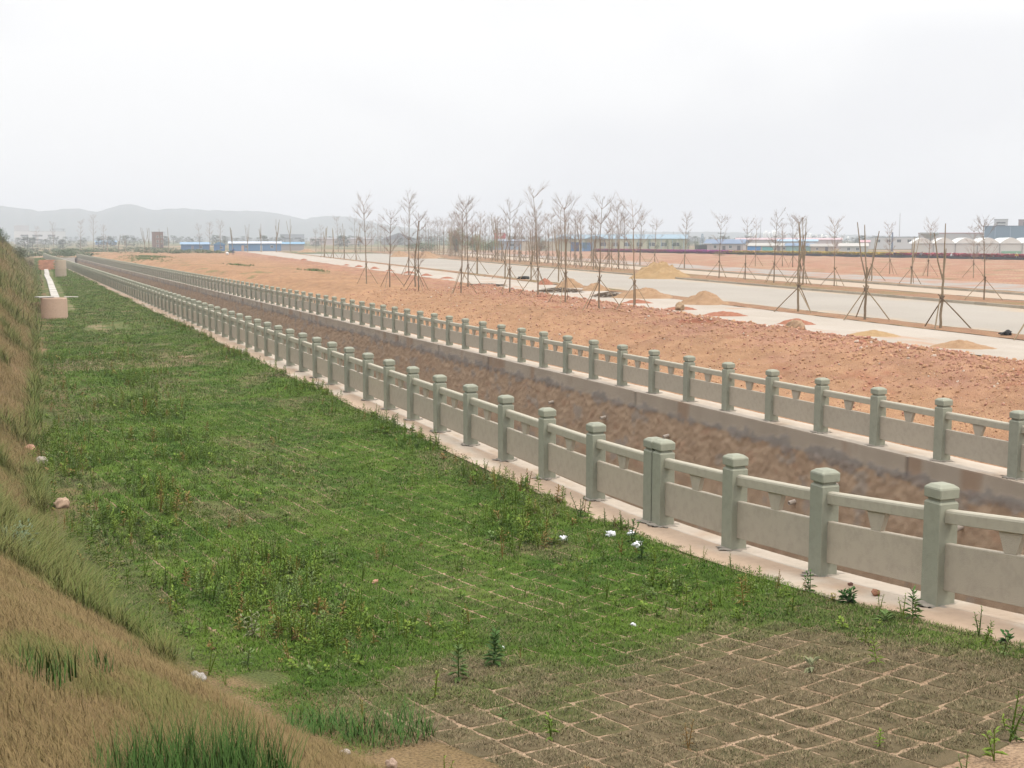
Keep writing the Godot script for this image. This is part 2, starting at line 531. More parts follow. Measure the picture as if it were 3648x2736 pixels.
func build_channel() -> void:
	var ts := steps(2.0, 356.0, 0.03, 0.0032)
	structure(put("channel_wall", wall_face(ts, 16.72, -0.17, true).mesh(M.wall), self))
	var drains := [[12.6, 1.0], [14.55, 1.15], [18.05, 1.1], [21.9, 1.0], [25.6, 1.05], [29.4, 1.0], [33.3, 1.0], [37.2, 1.0], [14.0, 1.62], [23.4, 1.66]]
	for d in drains:
		var s := Shape.new()
		s.col = Color(0.42, 0.36, 0.30)
		s.lathe(Vector3.ZERO, [[0.035, 0.0], [0.05, 0.0], [0.055, 0.16], [0.052, 0.17], [0.04, 0.17], [0.036, 0.0]], 14)
		var o := put("drain_pipe", s.mesh(M.concrete), get_node("channel_wall"), Vector3(16.74 - 0.06 * d[1], -0.17 - d[1], -d[0]))
		o.rotation = Vector3(0.12, 0.0, PI / 2 + 0.22)
	var coarse := steps(-6.0, 356.0, 0.5, 0.02)
	var inner := Shape.new()
	for i in coarse.size() - 1:
		var a := coarse[i]
		var b := coarse[i + 1]
		inner.col = Color(0.36, 0.27, 0.20)
		inner.quad(Vector3(8.94, ramp(a) - 0.14, -a), Vector3(8.94, ramp(b) - 0.14, -b), Vector3(9.3, -4.4, -b), Vector3(9.3, -4.4, -a))
	structure(put("channel_wall", inner.mesh(M.wall), self))
	var bed := sheet(coarse, 40, func(_t): return 9.0, func(_t): return 16.8, func(x, t): return -4.15 + 0.22 * na.get_noise_2d(x * 6.0, t * 4.0), func(x, t): return mixc(Color(0.26, 0.17, 0.11), Color(0.08, 0.11, 0.035), smoothstep(0.05, 0.3, nb.get_noise_2d(x * 6.0, t * 4.0))))
	structure(put("channel_bed_ground", bed.mesh(M.soil), self))
	# copings: a dusty strip on the lawn side, paler concrete towards the channel
	var strip := steps(-6.0, 353.0, 0.12, 0.006)
	var dusty := func(x, t):
		var k := 0.5 + 0.6 * na.get_noise_2d(x * 9.0, t * 3.0) + 0.5 * nb.get_noise_2d(x * 30.0, t * 20.0)
		var r := mixc(Color(0.445, 0.335, 0.245), Color(0.385, 0.28, 0.20), k)
		return mixc(r, Color(0.48, 0.415, 0.34), smoothstep(0.1, 0.4, nc.get_noise_2d(x * 14.0, t * 6.0)) * 0.8)
	structure(put("coping_ground", sheet(strip, 10, func(t): return 8.0 + 0.05 * na.get_noise_1d(t * 5.0), func(_t): return 8.625, func(x, t): return ramp(t) - 0.006 + 0.02 * smoothstep(8.2, 8.5, x) - 0.02, dusty).mesh(M.concrete), self))
	var pale := func(x, t):
		var k := 0.5 + 0.6 * na.get_noise_2d(x * 10.0, t * 5.0) + 0.5 * nb.get_noise_2d(x * 34.0, t * 22.0)
		var r := mixc(Color(0.50, 0.435, 0.365), Color(0.42, 0.36, 0.295), k)
		return mixc(r, Color(0.38, 0.285, 0.205), smoothstep(0.15, 0.45, nc.get_noise_2d(x * 16.0, t * 8.0)) * 0.7)
	var beam := Shape.new()
	var p := PackedVector3Array()
	var c := PackedColorArray()
	for t in strip:
		var wob := 0.012 * nb.get_noise_1d(t * 30.0)
		for q in [[8.60 + wob, -0.05], [8.615 + wob, 0.0], [8.76, 0.002], [8.93, 0.0], [8.955, -0.02], [8.96, -0.14], [8.9, -0.2]]:
			p.append(Vector3(q[0], ramp(t) + q[1], -t)); c.append(pale.call(q[0], t))
	beam.grid(strip.size(), 7, p, c, Vector3.UP)
	structure(put("coping_ground", beam.mesh(M.concrete), self))
	var fb := Shape.new()
	p = PackedVector3Array(); c = PackedColorArray()
	for t in strip:
		for q in [[16.718, -0.19], [16.735, -0.17], [16.95, -0.168], [17.25, -0.17], [17.5 + 0.06 * nb.get_noise_1d(t * 6.0), -0.17], [17.56, -0.30]]:
			p.append(Vector3(q[0], q[1], -t)); c.append(pale.call(q[0], t))
	fb.grid(strip.size(), 6, p, c, Vector3.UP)
	structure(put("coping_ground", fb.mesh(M.concrete), self))


# ---------------------------------------------------------------- railings
func post_mesh(m: Material) -> ArrayMesh:
	var s := Shape.new()
	s.loft(Vector3.ZERO, [[0.12, 0.12, -0.05], [0.12, 0.12, 1.052], [0.106, 0.106, 1.072]], 0.008)
	s.loft(Vector3(0, 1.071, 0), [[0.094, 0.094, 0.0], [0.094, 0.094, 0.045]], 0.006)
	return s.mesh(m)

func cap_mesh(m: Material) -> ArrayMesh:
	var s := Shape.new()
	s.loft(Vector3(0, 1.103, 0), [[0.112, 0.112, 0.0], [0.124, 0.124, 0.008], [0.126, 0.126, 0.096], [0.119, 0.119, 0.112], [0.082, 0.082, 0.141], [0.03, 0.03, 0.147]], 0.012)
	return s.mesh(m)

func bar(l: float, drop: float, prof: Array) -> Shape:   # a profile of [x, y] anticlockwise seen from +z, swept from z=0 to z=-l and sheared up by drop
	var s := Shape.new()
	var k := prof.size()
	for i in k:
		var a: Array = prof[i]
		var b: Array = prof[(i + 1) % k]
		s.quad(Vector3(b[0], b[1], 0), Vector3(b[0], b[1] + drop, -l), Vector3(a[0], a[1] + drop, -l), Vector3(a[0], a[1], 0))
	return s

const RAIL := [[-0.05, 0.85], [0.05, 0.85], [0.054, 0.855], [0.054, 0.958], [0.045, 0.978], [0.024, 0.99], [-0.024, 0.99], [-0.045, 0.978], [-0.054, 0.958], [-0.054, 0.855]]
const PANEL := [[-0.03, 0.155], [0.03, 0.155], [0.034, 0.160], [0.034, 0.632], [0.026, 0.642], [-0.026, 0.642], [-0.034, 0.632], [-0.034, 0.160]]

func bracket(drop: float) -> Shape:   # the upside-down trapezium between panel and rail
	var s := Shape.new()
	var q := []
	for x in [-0.031, 0.031]:
		q.append([Vector3(x, 0.640 - drop * 0.075, 0.075), Vector3(x, 0.640 + drop * 0.075, -0.075), Vector3(x, 0.851 + drop * 0.155, -0.155), Vector3(x, 0.851 - drop * 0.155, 0.155)])
	var a: Array = q[0]
	var b: Array = q[1]
	s.quad(a[0], a[1], a[2], a[3]); s.quad(b[3], b[2], b[1], b[0])
	for i in 4:
		var k := (i + 1) % 4
		s.quad(a[k], a[i], b[i], b[k])
	return s

func railing(called: String, label: String, x: float, posts: Array, near_count: int, height: Callable) -> Node3D:
	var y0: float = height.call(posts[0])
	var root := base(called, Vector3(x, y0, -posts[0]))
	tag(root, label, "railing", "stone railings along the channel")
	var pm := [post_mesh(M.granite), post_mesh(M.granite_b)]
	var cm := [cap_mesh(M.granite), cap_mesh(M.granite_b)]
	var level := {}
	var r := RandomNumberGenerator.new()
	r.seed = posts.size()
	var rest := Shape.new()
	for i in posts.size():
		var t: float = posts[i]
		var y: float = height.call(t) - y0
		var at := Vector3(0, y, posts[0] - t)
		var k := r.randi() % 2
		if i < near_count:
			var o := put("post", pm[k], root, at, r.randf_range(-0.012, 0.012))
			put("cap", cm[k], o)
			if i < 14:   # mortar slopped round the foot
				var mo := lump(Vector3(0.40, 0.035, 0.42), 0.9, 900 + i, Color(0.33, 0.29, 0.24), Color(0.23, 0.205, 0.175), 7, 26, 2.0)
				put("mortar", mo.mesh(M.concrete), o, Vector3(0.0, 0.004, 0.0), r.randf() * TAU)
		else:
			rest.col = Color(0.30, 0.30, 0.243)
			rest.box(at + Vector3(0, 0.53, 0), Vector3(0.24, 1.08, 0.24)); rest.box(at + Vector3(0, 1.17, 0), Vector3(0.25, 0.14, 0.25), 0.02)
		if i + 1 == posts.size(): continue
		var l: float = posts[i + 1] - t - 0.23
		var drop: float = height.call(posts[i + 1]) - height.call(t)
		var from := at + Vector3(0, drop * 0.115 / (l + 0.23), -0.115)
		drop *= l / (l + 0.23)
		if i < near_count:
			var key := "%.2f/%.3f" % [l, drop]
			if not level.has(key):
				level[key] = [bar(l, drop, RAIL).mesh(M.rail), bar(l, drop, PANEL).mesh(M.panel), bracket(drop / l).mesh(M.panel_b), bar(l, drop, PANEL).mesh(M.panel_b)]
			put("top_rail", level[key][0], root, from)
			put("panel", level[key][1 if r.randf() < 0.5 else 3], root, from)
			put("bracket", level[key][2], root, from + Vector3(0, drop * 0.5, -l * 0.5))
		else:
			rest.col = Color(0.38, 0.34, 0.27)
			rest.box(from + Vector3(0, 0.92, -l * 0.5), Vector3(0.108, 0.14, l)); rest.box(from + Vector3(0, 0.4, -l * 0.5), Vector3(0.068, 0.487, l)); rest.box(from + Vector3(0, 0.745, -l * 0.5), Vector3(0.06, 0.21, 0.22))
	if rest.v.size():
		tag(put("railing_bays", rest.mesh(M.plain), root), "", "", "", "stuff")
	return root

func build_railings() -> void:
	var a := []
	for i in 173: a.append(15.66 + 1.945 * i)
	railing("railing", "long straight grey stone railing between the lawn and the channel", 8.65, a, 92, func(t): return ramp(t))
	railing("railing", "short sloping end of grey stone railing beyond the doubled post, near right", 8.65, [5.75, 7.72, 9.67, 11.59, 13.49, 15.385], 9, func(t): return ramp(t))
	var b := []
	for i in 172: b.append(13.14 + 1.97 * i)
	railing("railing", "grey stone railing on the far side of the channel, below the orange dirt", 17.0, b, 92, func(_t): return -0.17)


# ---------------------------------------------------------------- sods, grass and weeds
const SOD_A := 0.335
const SOD_B := 0.41

func sod_cell(x: float, t: float) -> Vector4:   # column, row, and the place inside the sod from 0 to 1
	var a := (x * 0.9903 + t * 0.1392) / SOD_A
	var i := floorf(a)
	var b := (-x * 0.1392 + t * 0.9903) / SOD_B + 0.2 * sin(i * 7.3)
	return Vector4(i, floorf(b), a - i, b - floorf(b))

func sod_centre(i: float, j: float) -> Vector2:
	var a := (i + 0.5) * SOD_A
	var b := (j + 0.5 - 0.2 * sin(i * 7.3)) * SOD_B
	return Vector2(a * 0.9903 - b * 0.1392, a * 0.1392 + b * 0.9903)

func dryness(x: float, t: float) -> float:
	var d := smoothstep(10.6, 8.2, t - 0.25 * (x - 3.0) + 2.2 * na.get_noise_2d(x * 7.0, t * 7.0)) * smoothstep(2.0, 2.8, x) * smoothstep(8.0, 7.2, x + (t - 8.0) * 0.35)
	return clampf(d + 0.45 * smoothstep(0.2, 0.5, nc.get_noise_2d(x * 4.0, t * 3.0)), 0.0, 1.0)

func sod_ok(x: float, t: float) -> bool:
	if x < toe(t) + 0.12 or x > 8.0 or t < 5.6: return false
	if t < 6.25 and x > 4.6: return false
	if (Vector2(x, t) - Vector2(1.95, 10.95)).length() < 0.34: return false
	if (Vector2(x, t) - Vector2(2.5, 7.85)).length() < 0.5: return false
	return true

func sod_mesh(r: RandomNumberGenerator) -> Shape:
	var s := Shape.new()
	var p := PackedVector3Array()
	var c := PackedColorArray()
	var n := 8
	var at := [-1.0, -0.985, -0.6, -0.2, 0.2, 0.6, 0.985, 1.0]
	var wob := []
	for i in n * n: wob.append(r.randf_range(-0.10, 0.04))
	for i in n:
		for j in n:
			var u: float = at[j]
			var v: float = -at[i]
			var edge := maxf(absf(u), absf(v))
			var y := (0.004 + r.randf_range(-0.0025, 0.0025)) if edge < 0.99 else -0.010
			var w: float = 1.0 - 0.02 * absf(u * v) + wob[clampi(i, 1, n - 2) * n + clampi(j, 1, n - 2)] * smoothstep(0.5, 0.95, edge)
			p.append(Vector3(u * SOD_A * 0.492 * w, y, v * SOD_B * 0.492 * w))
			var k := r.randf()
			c.append(Color(0.75 + 0.5 * k, 0.78 + 0.4 * k, 0.75 + 0.45 * k))
	s.grid(n, n, p, c, Vector3.ZERO)
	for i in s.n.size():
		if s.v[i].y > 0.0: s.n[i] = (Vector3.UP + Vector3(r.randf_range(-0.2, 0.2), 0, r.randf_range(-0.2, 0.2))).normalized()
	return s

func turf(k: float, d: float) -> Color:
	var g := mixc(Color(0.046, 0.110, 0.007), Color(0.100, 0.178, 0.014), k)
	var y := mixc(Color(0.135, 0.116, 0.056), Color(0.215, 0.165, 0.098), k)
	return mixc(g, y, d)

func build_sods() -> void:
	var lawn := get_node("lawn")
	var r := RandomNumberGenerator.new()
	r.seed = 77
	var shapes := []
	for i in 6: shapes.append(sod_mesh(r))
	var tones := []
	for i in 8: tones.append(mat(mixc(turf(0.5, i / 7.0), Color(0.16, 0.115, 0.068), 0.10 + 0.3 * i / 7.0).linear_to_srgb(), 1.0, M.soil.albedo_texture, 4.5, M.soil.normal_texture, 1.6))
	var found := []
	for i in range(-4, 48):
		for j in range(8, 105):
			var q := sod_centre(i, j)
			if q.y < 44.0 and sod_ok(q.x, q.y):
				found.append([q.y + absf(q.x - 5.0) * 0.25, q.x, q.y])
	found.sort()
	var rest := []
	var cols := []
	for f in found.size():
		var x: float = found[f][1]
		var t: float = found[f][2]
		var s := r.randf_range(0.88, 1.015)
		var at := Vector3(x, lawn_y(x, t) + r.randf_range(0.001, 0.005), -t)
		var turn := 0.14 + r.randf_range(-0.025, 0.025)
		var up := Vector3(-(lawn_y(x + 0.16, t) - lawn_y(x - 0.16, t)) / 0.32, 1.0, (lawn_y(x, t + 0.2) - lawn_y(x, t - 0.2)) / 0.4).normalized()
		var lie := Basis(Quaternion(Vector3.UP, up))
		var d := clampf(dryness(x, t) + r.randf_range(-0.12, 0.12), 0.0, 1.0)
		if f < 300:
			var m: ArrayMesh = shapes[r.randi() % 6].mesh(tones[int(round(d * 7.0))])
			var o := put("turf_sod", m, lawn)
			o.transform = Transform3D(lie * Basis(Vector3.UP, turn).scaled(Vector3(s, 1.0, s)), at)
		else:
			rest.append(Transform3D(lie * Basis(Vector3.UP, turn).scaled(Vector3(s, 1.0, s)), at))
			cols.append(mixc(turf(r.randf(), d), Color(0.16, 0.115, 0.068), 0.10 + 0.3 * d))
	many("turf_sods", shapes[0].mesh(mat(Color.WHITE, 1.0, M.soil.albedo_texture, 4.5)), rest, cols, lawn)

func blades(n: int, h: float, spread: float, w: float, r: RandomNumberGenerator, lean := 0.6, segs := 2) -> Shape:
	var s := Shape.new()
	for i in n:
		var a := r.randf() * TAU
		var b := r.randf() * TAU
		var at := Vector3(cos(a), 0, sin(a)) * spread * sqrt(r.randf())
		var out := Vector3(cos(b), 0, sin(b))
		var side := Vector3(-out.z, 0, out.x) * w * 0.5
		var hh := h * r.randf_range(0.55, 1.15)
		var bend := hh * lean * r.randf_range(0.2, 1.2)
		var k := r.randf_range(0.8, 1.2)
		s.col = Color(k, k * r.randf_range(0.94, 1.05), k)
		var l0 := at - side
		var r0 := at + side
		for g in segs:
			var f := float(g + 1) / segs
			var mid := at + out * bend * f * f + Vector3(0, hh * (f - 0.18 * lean * f * f), 0)
			var ww := side * (1.0 - f * 0.9)
			var base_ := s.v.size()
			var nn := (Vector3.UP + out * 0.5 * (1.0 if r.randf() < 0.5 else -1.0)).normalized()
			s.v.append_array([l0, mid - ww, mid + ww, r0])
			s.n.append_array([nn, nn, nn, nn]); s.c.append_array([s.col, s.col, s.col, s.col])
			s.ix.append_array([base_, base_ + 1, base_ + 2, base_, base_ + 2, base_ + 3])
			l0 = mid - ww
			r0 = mid + ww
	return s

func leaf_to(s: Shape, at: Vector3, dir: Vector3, l: float, w: float, droop: float) -> void:
	var side := dir.cross(Vector3.UP).normalized() * w * 0.5
	var mid := at + dir * l * 0.5 + Vector3(0, 0.06 * l, 0)
	var tip := at + dir * l - Vector3(0, droop * l, 0)
	var k := s.n.size()
	s.tri(at, mid - side, tip); s.tri(at, tip, mid + side)
	for i in range(k, s.n.size()):   # leaves catch light from their whole clump
		s.n[i] = (Vector3.UP * 0.8 + s.n[i] * (0.6 if s.n[i].y > 0.0 else -0.6)).normalized()

func weed(h: float, leaves: int, l: float, w: float, bushy: float, r: RandomNumberGenerator) -> Shape:
	var s := Shape.new()
	var stems := 1 + int(bushy * 4.0)
	for q in stems:
		var a := r.randf() * TAU
		var tilt := Vector3(cos(a), 0, sin(a)) * bushy * h * 0.6 * r.randf()
		var top := tilt + Vector3(0, h * r.randf_range(0.7, 1.0), 0)
		s.col = Color(0.75, 0.70, 0.55)
		s.tube([Vector3.ZERO, top * 0.5 + Vector3(0, h * 0.05, 0), top], [0.006 * h / 0.3, 0.005 * h / 0.3, 0.002], 4, false)
		var m := int(leaves / stems)
		for i in m:
			var f := (float(i) + 0.5) / m
			var at := top * (0.08 + 0.92 * f)
			var b := i * 2.4 + r.randf()
			var el := lerpf(-0.1, 0.9, f) + r.randf_range(-0.2, 0.2)
			var k := r.randf_range(0.75, 1.25)
			s.col = Color(k, k, k * 0.95)
			leaf_to(s, at, Vector3(cos(b) * cos(el), sin(el), sin(b) * cos(el)), l * lerpf(1.1, 0.55, f) * r.randf_range(0.8, 1.2), w, r.randf_range(0.0, 0.25))
	return s

func spot(x: float, y: float, t: float, s: float, r: RandomNumberGenerator, tilt := 0.12) -> Transform3D:
	var b := Basis(Vector3.UP, r.randf() * TAU) * Basis(Vector3.RIGHT, r.randf_range(-tilt, tilt))
	return Transform3D(b.scaled(Vector3.ONE * s * r.randf_range(0.75, 1.3)), Vector3(x, y, -t))

func weediness(x: float, t: float) -> float:
	var p := smoothstep(0.0, 0.4, na.get_noise_2d(x * 8.0 + 40.0, t * 5.0))
	var left := smoothstep(4.6, 2.0, x - 0.03 * t) * smoothstep(10.5, 13.0, t) * smoothstep(70.0, 30.0, t)
	var strip := smoothstep(6.7, 7.6, x) * smoothstep(7.0, 10.0, t)
	strip = maxf(strip, smoothstep(5.6, 6.8, x) * exp(-pow((t - 14.8) / 2.6, 2.0)) * 1.3)
	return clampf(0.10 + 0.9 * maxf(left * (0.35 + p), strip * (0.15 + 0.8 * p)) + 0.2 * p, 0.0, 1.0)

func build_grass() -> void:
	var r := RandomNumberGenerator.new()
	r.seed = 5
	# short turf
	var pl := [[], [], []]
	var cl := [[], [], []]
	var n := 0
	var bands := [[5.6, 12.0, 1100.0, 1.0], [12.0, 20.0, 520.0, 1.15], [20.0, 34.0, 250.0, 1.5], [34.0, 60.0, 95.0, 2.1], [60.0, 130.0, 32.0, 3.0], [130.0, 345.0, 9.0, 6.0]]
	for b in bands:
		var area: float = (b[1] - b[0]) * 8.3
		for i in int(area * b[2]):
			var t: float = lerpf(b[0], b[1], r.randf())
			var x := r.randf_range(-0.2, 8.28)
			if x < toe(t) + 0.05 - 0.2 * r.randf() or x > 8.08 + 0.12 * nb.get_noise_1d(t * 22.0): continue
			if t < 6.25 + 0.2 * nb.get_noise_1d(x * 20.0) and x > 4.6: continue
			if t < 44.0:
				var q := sod_cell(x, t)
				var gap := minf(minf(q.z, 1.0 - q.z) * SOD_A, minf(q.w, 1.0 - q.w) * SOD_B)
				var edge_id := na.get_noise_2d(q.x * 37.0 + (400.0 if minf(q.z, 1.0 - q.z) * SOD_A < minf(q.w, 1.0 - q.w) * SOD_B else 0.0) + roundf(q.z) * 37.0, q.y * 41.0 + roundf(q.w) * 41.0)
				var bare := 0.054 * clampf(0.48 + 0.35 * dryness(x, t) + 1.1 * nc.get_noise_2d(x * 5.0 + 90.0, t * 5.0) + 1.5 * edge_id, 0.0, 1.0)
				if x > 7.0 or x < toe(t) + 0.5: bare *= 0.3
				if gap < bare and r.randf() < 0.94: continue
				if (Vector2(x, t) - Vector2(1.95, 10.95)).length() < 0.30 + 0.1 * nb.get_noise_2d(x * 30.0, t * 30.0): continue
				if (Vector2(x, t) - Vector2(2.5, 7.85)).length() < 0.5: continue
			elif nc.get_noise_2d(x * 9.0, t * 6.0) > 0.5: continue
			if t > 82.0 and t < 216.0 and absf(x - spline(t, [90.0, 172.0, 178.0, 213.0], [3.0, 4.5, 4.75, 5.5])) < 0.95: continue
			if t > 64.0 and t < 70.0 and x > 3.2 and x < 5.6 and na.get_noise_2d(x * 8.0, t * 4.0) > -0.15: continue
			var d := dryness(x, t) if t < 60.0 else 0.15
			var hue := clampf(0.5 + 0.9 * na.get_noise_2d(x * 10.0, t * 7.0) + r.randf_range(-0.35, 0.35), 0.0, 1.0)
			if t < 60.0: d = maxf(d, 0.26 * smoothstep(-0.05, 0.35, na.get_noise_2d(x * 4.0 + 9.0, t * 2.5)))
			var lively := clampf(1.0 - d, 0.0, 1.0)
			if r.randf() > 0.85 + 0.25 * lively: continue
			var k := r.randi() % 3
			pl[k].append(spot(x, lawn_y(x, t) + 0.012, t, b[3] * (0.7 + 0.3 * lively + 0.4 * weediness(x, t)), r))
			var tc := turf(hue, clampf(d + r.randf_range(-0.22, 0.22), 0.0, 1.0))
			if r.randf() < 0.04 + 0.34 * d: tc = mixc(Color(0.31, 0.245, 0.145), Color(0.20, 0.15, 0.085), r.randf())
			elif r.randf() < 0.3 * d: tc = mixc(Color(0.075, 0.085, 0.03), Color(0.10, 0.085, 0.045), r.randf())
			cl[k].append(tc)
			n += 1
	for k in 3:
		many("lawn_grass", blades(9, 0.028, 0.055, 0.006, r, 1.1).mesh(M.grass), pl[k], cl[k], self, "short green turf grass growing on the squares of the lawn", "grass")
	# embankment: brown dry grass near the viewer, longer green grass beyond it
	pl = [[], []]
	cl = [[], []]
	for b in [[2.4, 6.5, 1900.0, 1.0, 4.5], [6.5, 12.0, 1300.0, 1.15, 3.6], [12.0, 26.0, 420.0, 1.35, 2.6], [26.0, 60.0, 110.0, 1.9, 2.6], [60.0, 220.0, 18.0, 3.2, 6.0]]:
		for i in int((b[1] - b[0]) * b[4] * b[2]):
			var t: float = lerpf(b[0], b[1], r.randf())
			var x: float = toe(t) + 0.06 - r.randf() * b[4]
			var thin := nc.get_noise_2d(x * 10.0, t * 6.0)
			if thin > 0.36 and r.randf() < 0.6: continue
			var g := bank_colour(x, t)
			var green := smoothstep(-0.02, 0.05, g.g - g.r)
			if t < 11.0: green = smoothstep(0.22, 0.42, na.get_noise_2d(x * 12.0, t * 8.0)) * 0.42
			green = maxf(green, smoothstep(0.35, 0.0, absf(x - toe(t))) * smoothstep(9.5, 12.0, t) * (0.5 + 0.9 * na.get_noise_2d(x * 9.0, t * 9.0)))
			var kk := r.randf()
			var c := mixc(mixc(Color(0.255, 0.178, 0.080), Color(0.145, 0.100, 0.042), kk), mixc(Color(0.058, 0.125, 0.014), Color(0.11, 0.16, 0.028), kk), clampf(green + r.randf_range(-0.2, 0.2), 0.0, 1.0))
			var k := 1 if green > 0.5 else 0
			pl[k].append(spot(x, bank_y(x, t) - 0.01, t, b[3] * (1.0 if t < 11.0 else 1.2), r, 0.3))
			cl[k].append(c)
	many("dry_bank_grass", blades(15, 0.068, 0.075, 0.0024, r, 0.9).mesh(M.grass), pl[0], cl[0], self, "brown dry grass covering the embankment slope", "grass")
	many("green_bank_grass", blades(9, 0.21, 0.06, 0.006, r, 0.9, 3).mesh(M.grass), pl[1], cl[1], self, "longer green grass along the foot of the embankment", "grass")
	# weeds
	var kinds := [weed(0.20, 22, 0.075, 0.022, 0.5, r), weed(0.27, 26, 0.085, 0.016, 0.15, r), weed(0.13, 18, 0.075, 0.034, 0.9, r), weed(0.33, 26, 0.06, 0.012, 0.4, r)]
	var wp := [[], [], [], []]
	var wc := [[], [], [], []]
	for i in 26000:
		var t := 5.8 + 64.0 * pow(r.randf(), 1.6)
		var x := r.randf_range(0.2, 8.1)
		if x < toe(t) - 0.1: continue
		var we := weediness(x, t)
		if r.randf() > we * we * 0.85 + 0.012: continue
		if dryness(x, t) > 0.5 and r.randf() < 0.85: continue
		var k := r.randi() % 4
		wp[k].append(spot(x, lawn_y(x, t), t, 0.42 + 0.5 * r.randf() + 0.22 * we, r, 0.25))
		var h := r.randf()
		var col := mixc(Color(0.075, 0.145, 0.016), Color(0.165, 0.23, 0.035), r.randf())
		if h > 0.90: col = mixc(Color(0.22, 0.20, 0.05), Color(0.22, 0.13, 0.05), r.randf())
		elif h > 0.72: col = mixc(Color(0.14, 0.20, 0.07), Color(0.12, 0.165, 0.05), r.randf())
		wc[k].append(col)
	for k in 4:
		many("lawn_weeds", kinds[k].mesh(M.leaf), wp[k], wc[k], self, "mixed leafy weeds scattered over the lawn and along its edges", "weeds")
	# plants and tussocks that stand out singly
	var singles := [
		[3.58, 10.04, 0.32, 46, 0.12, 0.04, 0.3, "upright leafy weed, the left one of two standing close together in the foreground lawn"],
		[4.04, 10.34, 0.38, 60, 0.12, 0.045, 0.4, "taller leafy weed, the right one of two standing close together in the foreground lawn"],
		[8.02, 9.30, 0.30, 34, 0.13, 0.022, 0.15, "narrow-leaved weed by the concrete edge in front of the nearest railing post"],
		[8.0, 10.25, 0.17, 60, 0.13, 0.03, 1.0, "dense dark green low bush at the lawn's concrete edge"],
		[8.02, 10.95, 0.24, 34, 0.09, 0.022, 0.6, "branching green weed leaning over the concrete edge, behind the low bush"],
		[7.75, 9.35, 0.12, 24, 0.14, 0.03, 0.9, "low rosette weed in front of the narrow-leaved weed by the concrete"],
		[7.8, 16.4, 0.42, 46, 0.07, 0.014, 0.7, "tall feathery green weed at the lawn edge beside the doubled railing post"],
		[7.72, 14.6, 0.34, 40, 0.09, 0.03, 0.7, "leafy weed with yellowed lower stems just left of the white litter"],
		[7.35, 13.6, 0.36, 44, 0.10, 0.024, 0.5, "tall leafy weed in the patch in front of the white litter"],
		[8.05, 8.1, 0.13, 26, 0.09, 0.04, 0.9, "small dark weed at the lawn edge by the right border of the picture"],
		[2.2, 12.6, 0.34, 40, 0.085, 0.03, 0.6, "leggy weed with pale leaves in the lower left of the lawn"],
		[3.0, 13.4, 0.10, 22, 0.17, 0.03, 1.0, "pale spreading rosette weed in the lawn, left of the two upright weeds"],
		[6.35, 8.6, 0.08, 16, 0.16, 0.03, 1.0, "grey wilted rosette lying on the dry sods at right"]]
	for q in singles:
		var s := weed(q[2], q[3], q[4], q[5], q[6], r)
		var m: StandardMaterial3D = M.leaf.duplicate()
		m.albedo_color = lin(0.065, 0.13, 0.03) if r.randf() < 0.6 else lin(0.10, 0.16, 0.045)
		if "dark" in q[7]: m.albedo_color = lin(0.035, 0.10, 0.02)
		if "pale" in q[7] or "wilted" in q[7]: m.albedo_color = lin(0.19, 0.20, 0.11)
		tag(put("weed", s.mesh(m), self, Vector3(q[0], lawn_y(q[0], q[1]), -q[1]), r.randf() * TAU), q[7], "weed")
	var tuss := [[0.58, 4.75, 0.33, 0.40, 2300, 0.006, "big tussock of tall dark green grass at the bottom edge, on the brown slope", 0.42],
		[2.55, 8.75, 0.24, 0.36, 420, 0.008, "bright green long-leaved grass tussock where the slope meets the dry sods", 0.9],
		[2.1, 9.25, 0.22, 0.28, 260, 0.008, "long grass tussock behind the bright tussock at the slope's foot", 0.9],
		[0.28, 6.9, 0.16, 0.16, 110, 0.008, "small green tussock alone on the brown slope at left", 0.5],
		[0.0, 6.3, 0.16, 0.24, 160, 0.008, "green tussock at the left border on the brown slope", 0.5],
		[0.62, 8.7, 0.17, 0.13, 80, 0.007, "smallest green tussock, high on the brown slope", 0.6]]
	for q in tuss:
		var s := blades(q[4], q[2], q[3], q[5], r, q[7], 4)
		var m: StandardMaterial3D = M.grass.duplicate()
		m.albedo_color = lin(0.045, 0.098, 0.016)
		if "bright" in q[6] or "behind" in q[6]: m.albedo_color = lin(0.055, 0.125, 0.022)
		if "half dry" in q[6]: m.albedo_color = lin(0.085, 0.115, 0.026)
		tag(put("grass_tussock", s.mesh(m), self, Vector3(q[0], bank_y(q[0], q[1]) - 0.02, -q[1])), q[6], "tussock", "long grass tussocks")


# ---------------------------------------------------------------- stones, piles, litter
func lump(size: Vector3, rough: float, seed_: int, c0: Color, c1: Color, rows := 12, cols := 18, freq := 1.1) -> Shape:
	var s := Shape.new()
	var f := FastNoiseLite.new()
	f.seed = seed_
	f.frequency = freq
	f.fractal_octaves = 4
	var p := PackedVector3Array()
	var c := PackedColorArray()
	for i in rows:
		for j in cols + 1:
			var a := TAU * float(j % cols) / cols
			var b := PI * i / (rows - 1) - PI / 2
			var d := Vector3(cos(a) * cos(b), sin(b), -sin(a) * cos(b))
			var k := f.get_noise_3dv(d)
			p.append(d * size * 0.5 * (1.0 + rough * k))
			c.append(mixc(c0, c1, 0.5 + f.get_noise_3dv(d * 3.0) * 0.9))
	s.grid(rows, cols + 1, p, c, Vector3.ZERO)
	for i in s.n.size():
		if s.n[i].dot(s.v[i]) < 0.0: s.n[i] = s.v[i].normalized()
	return s

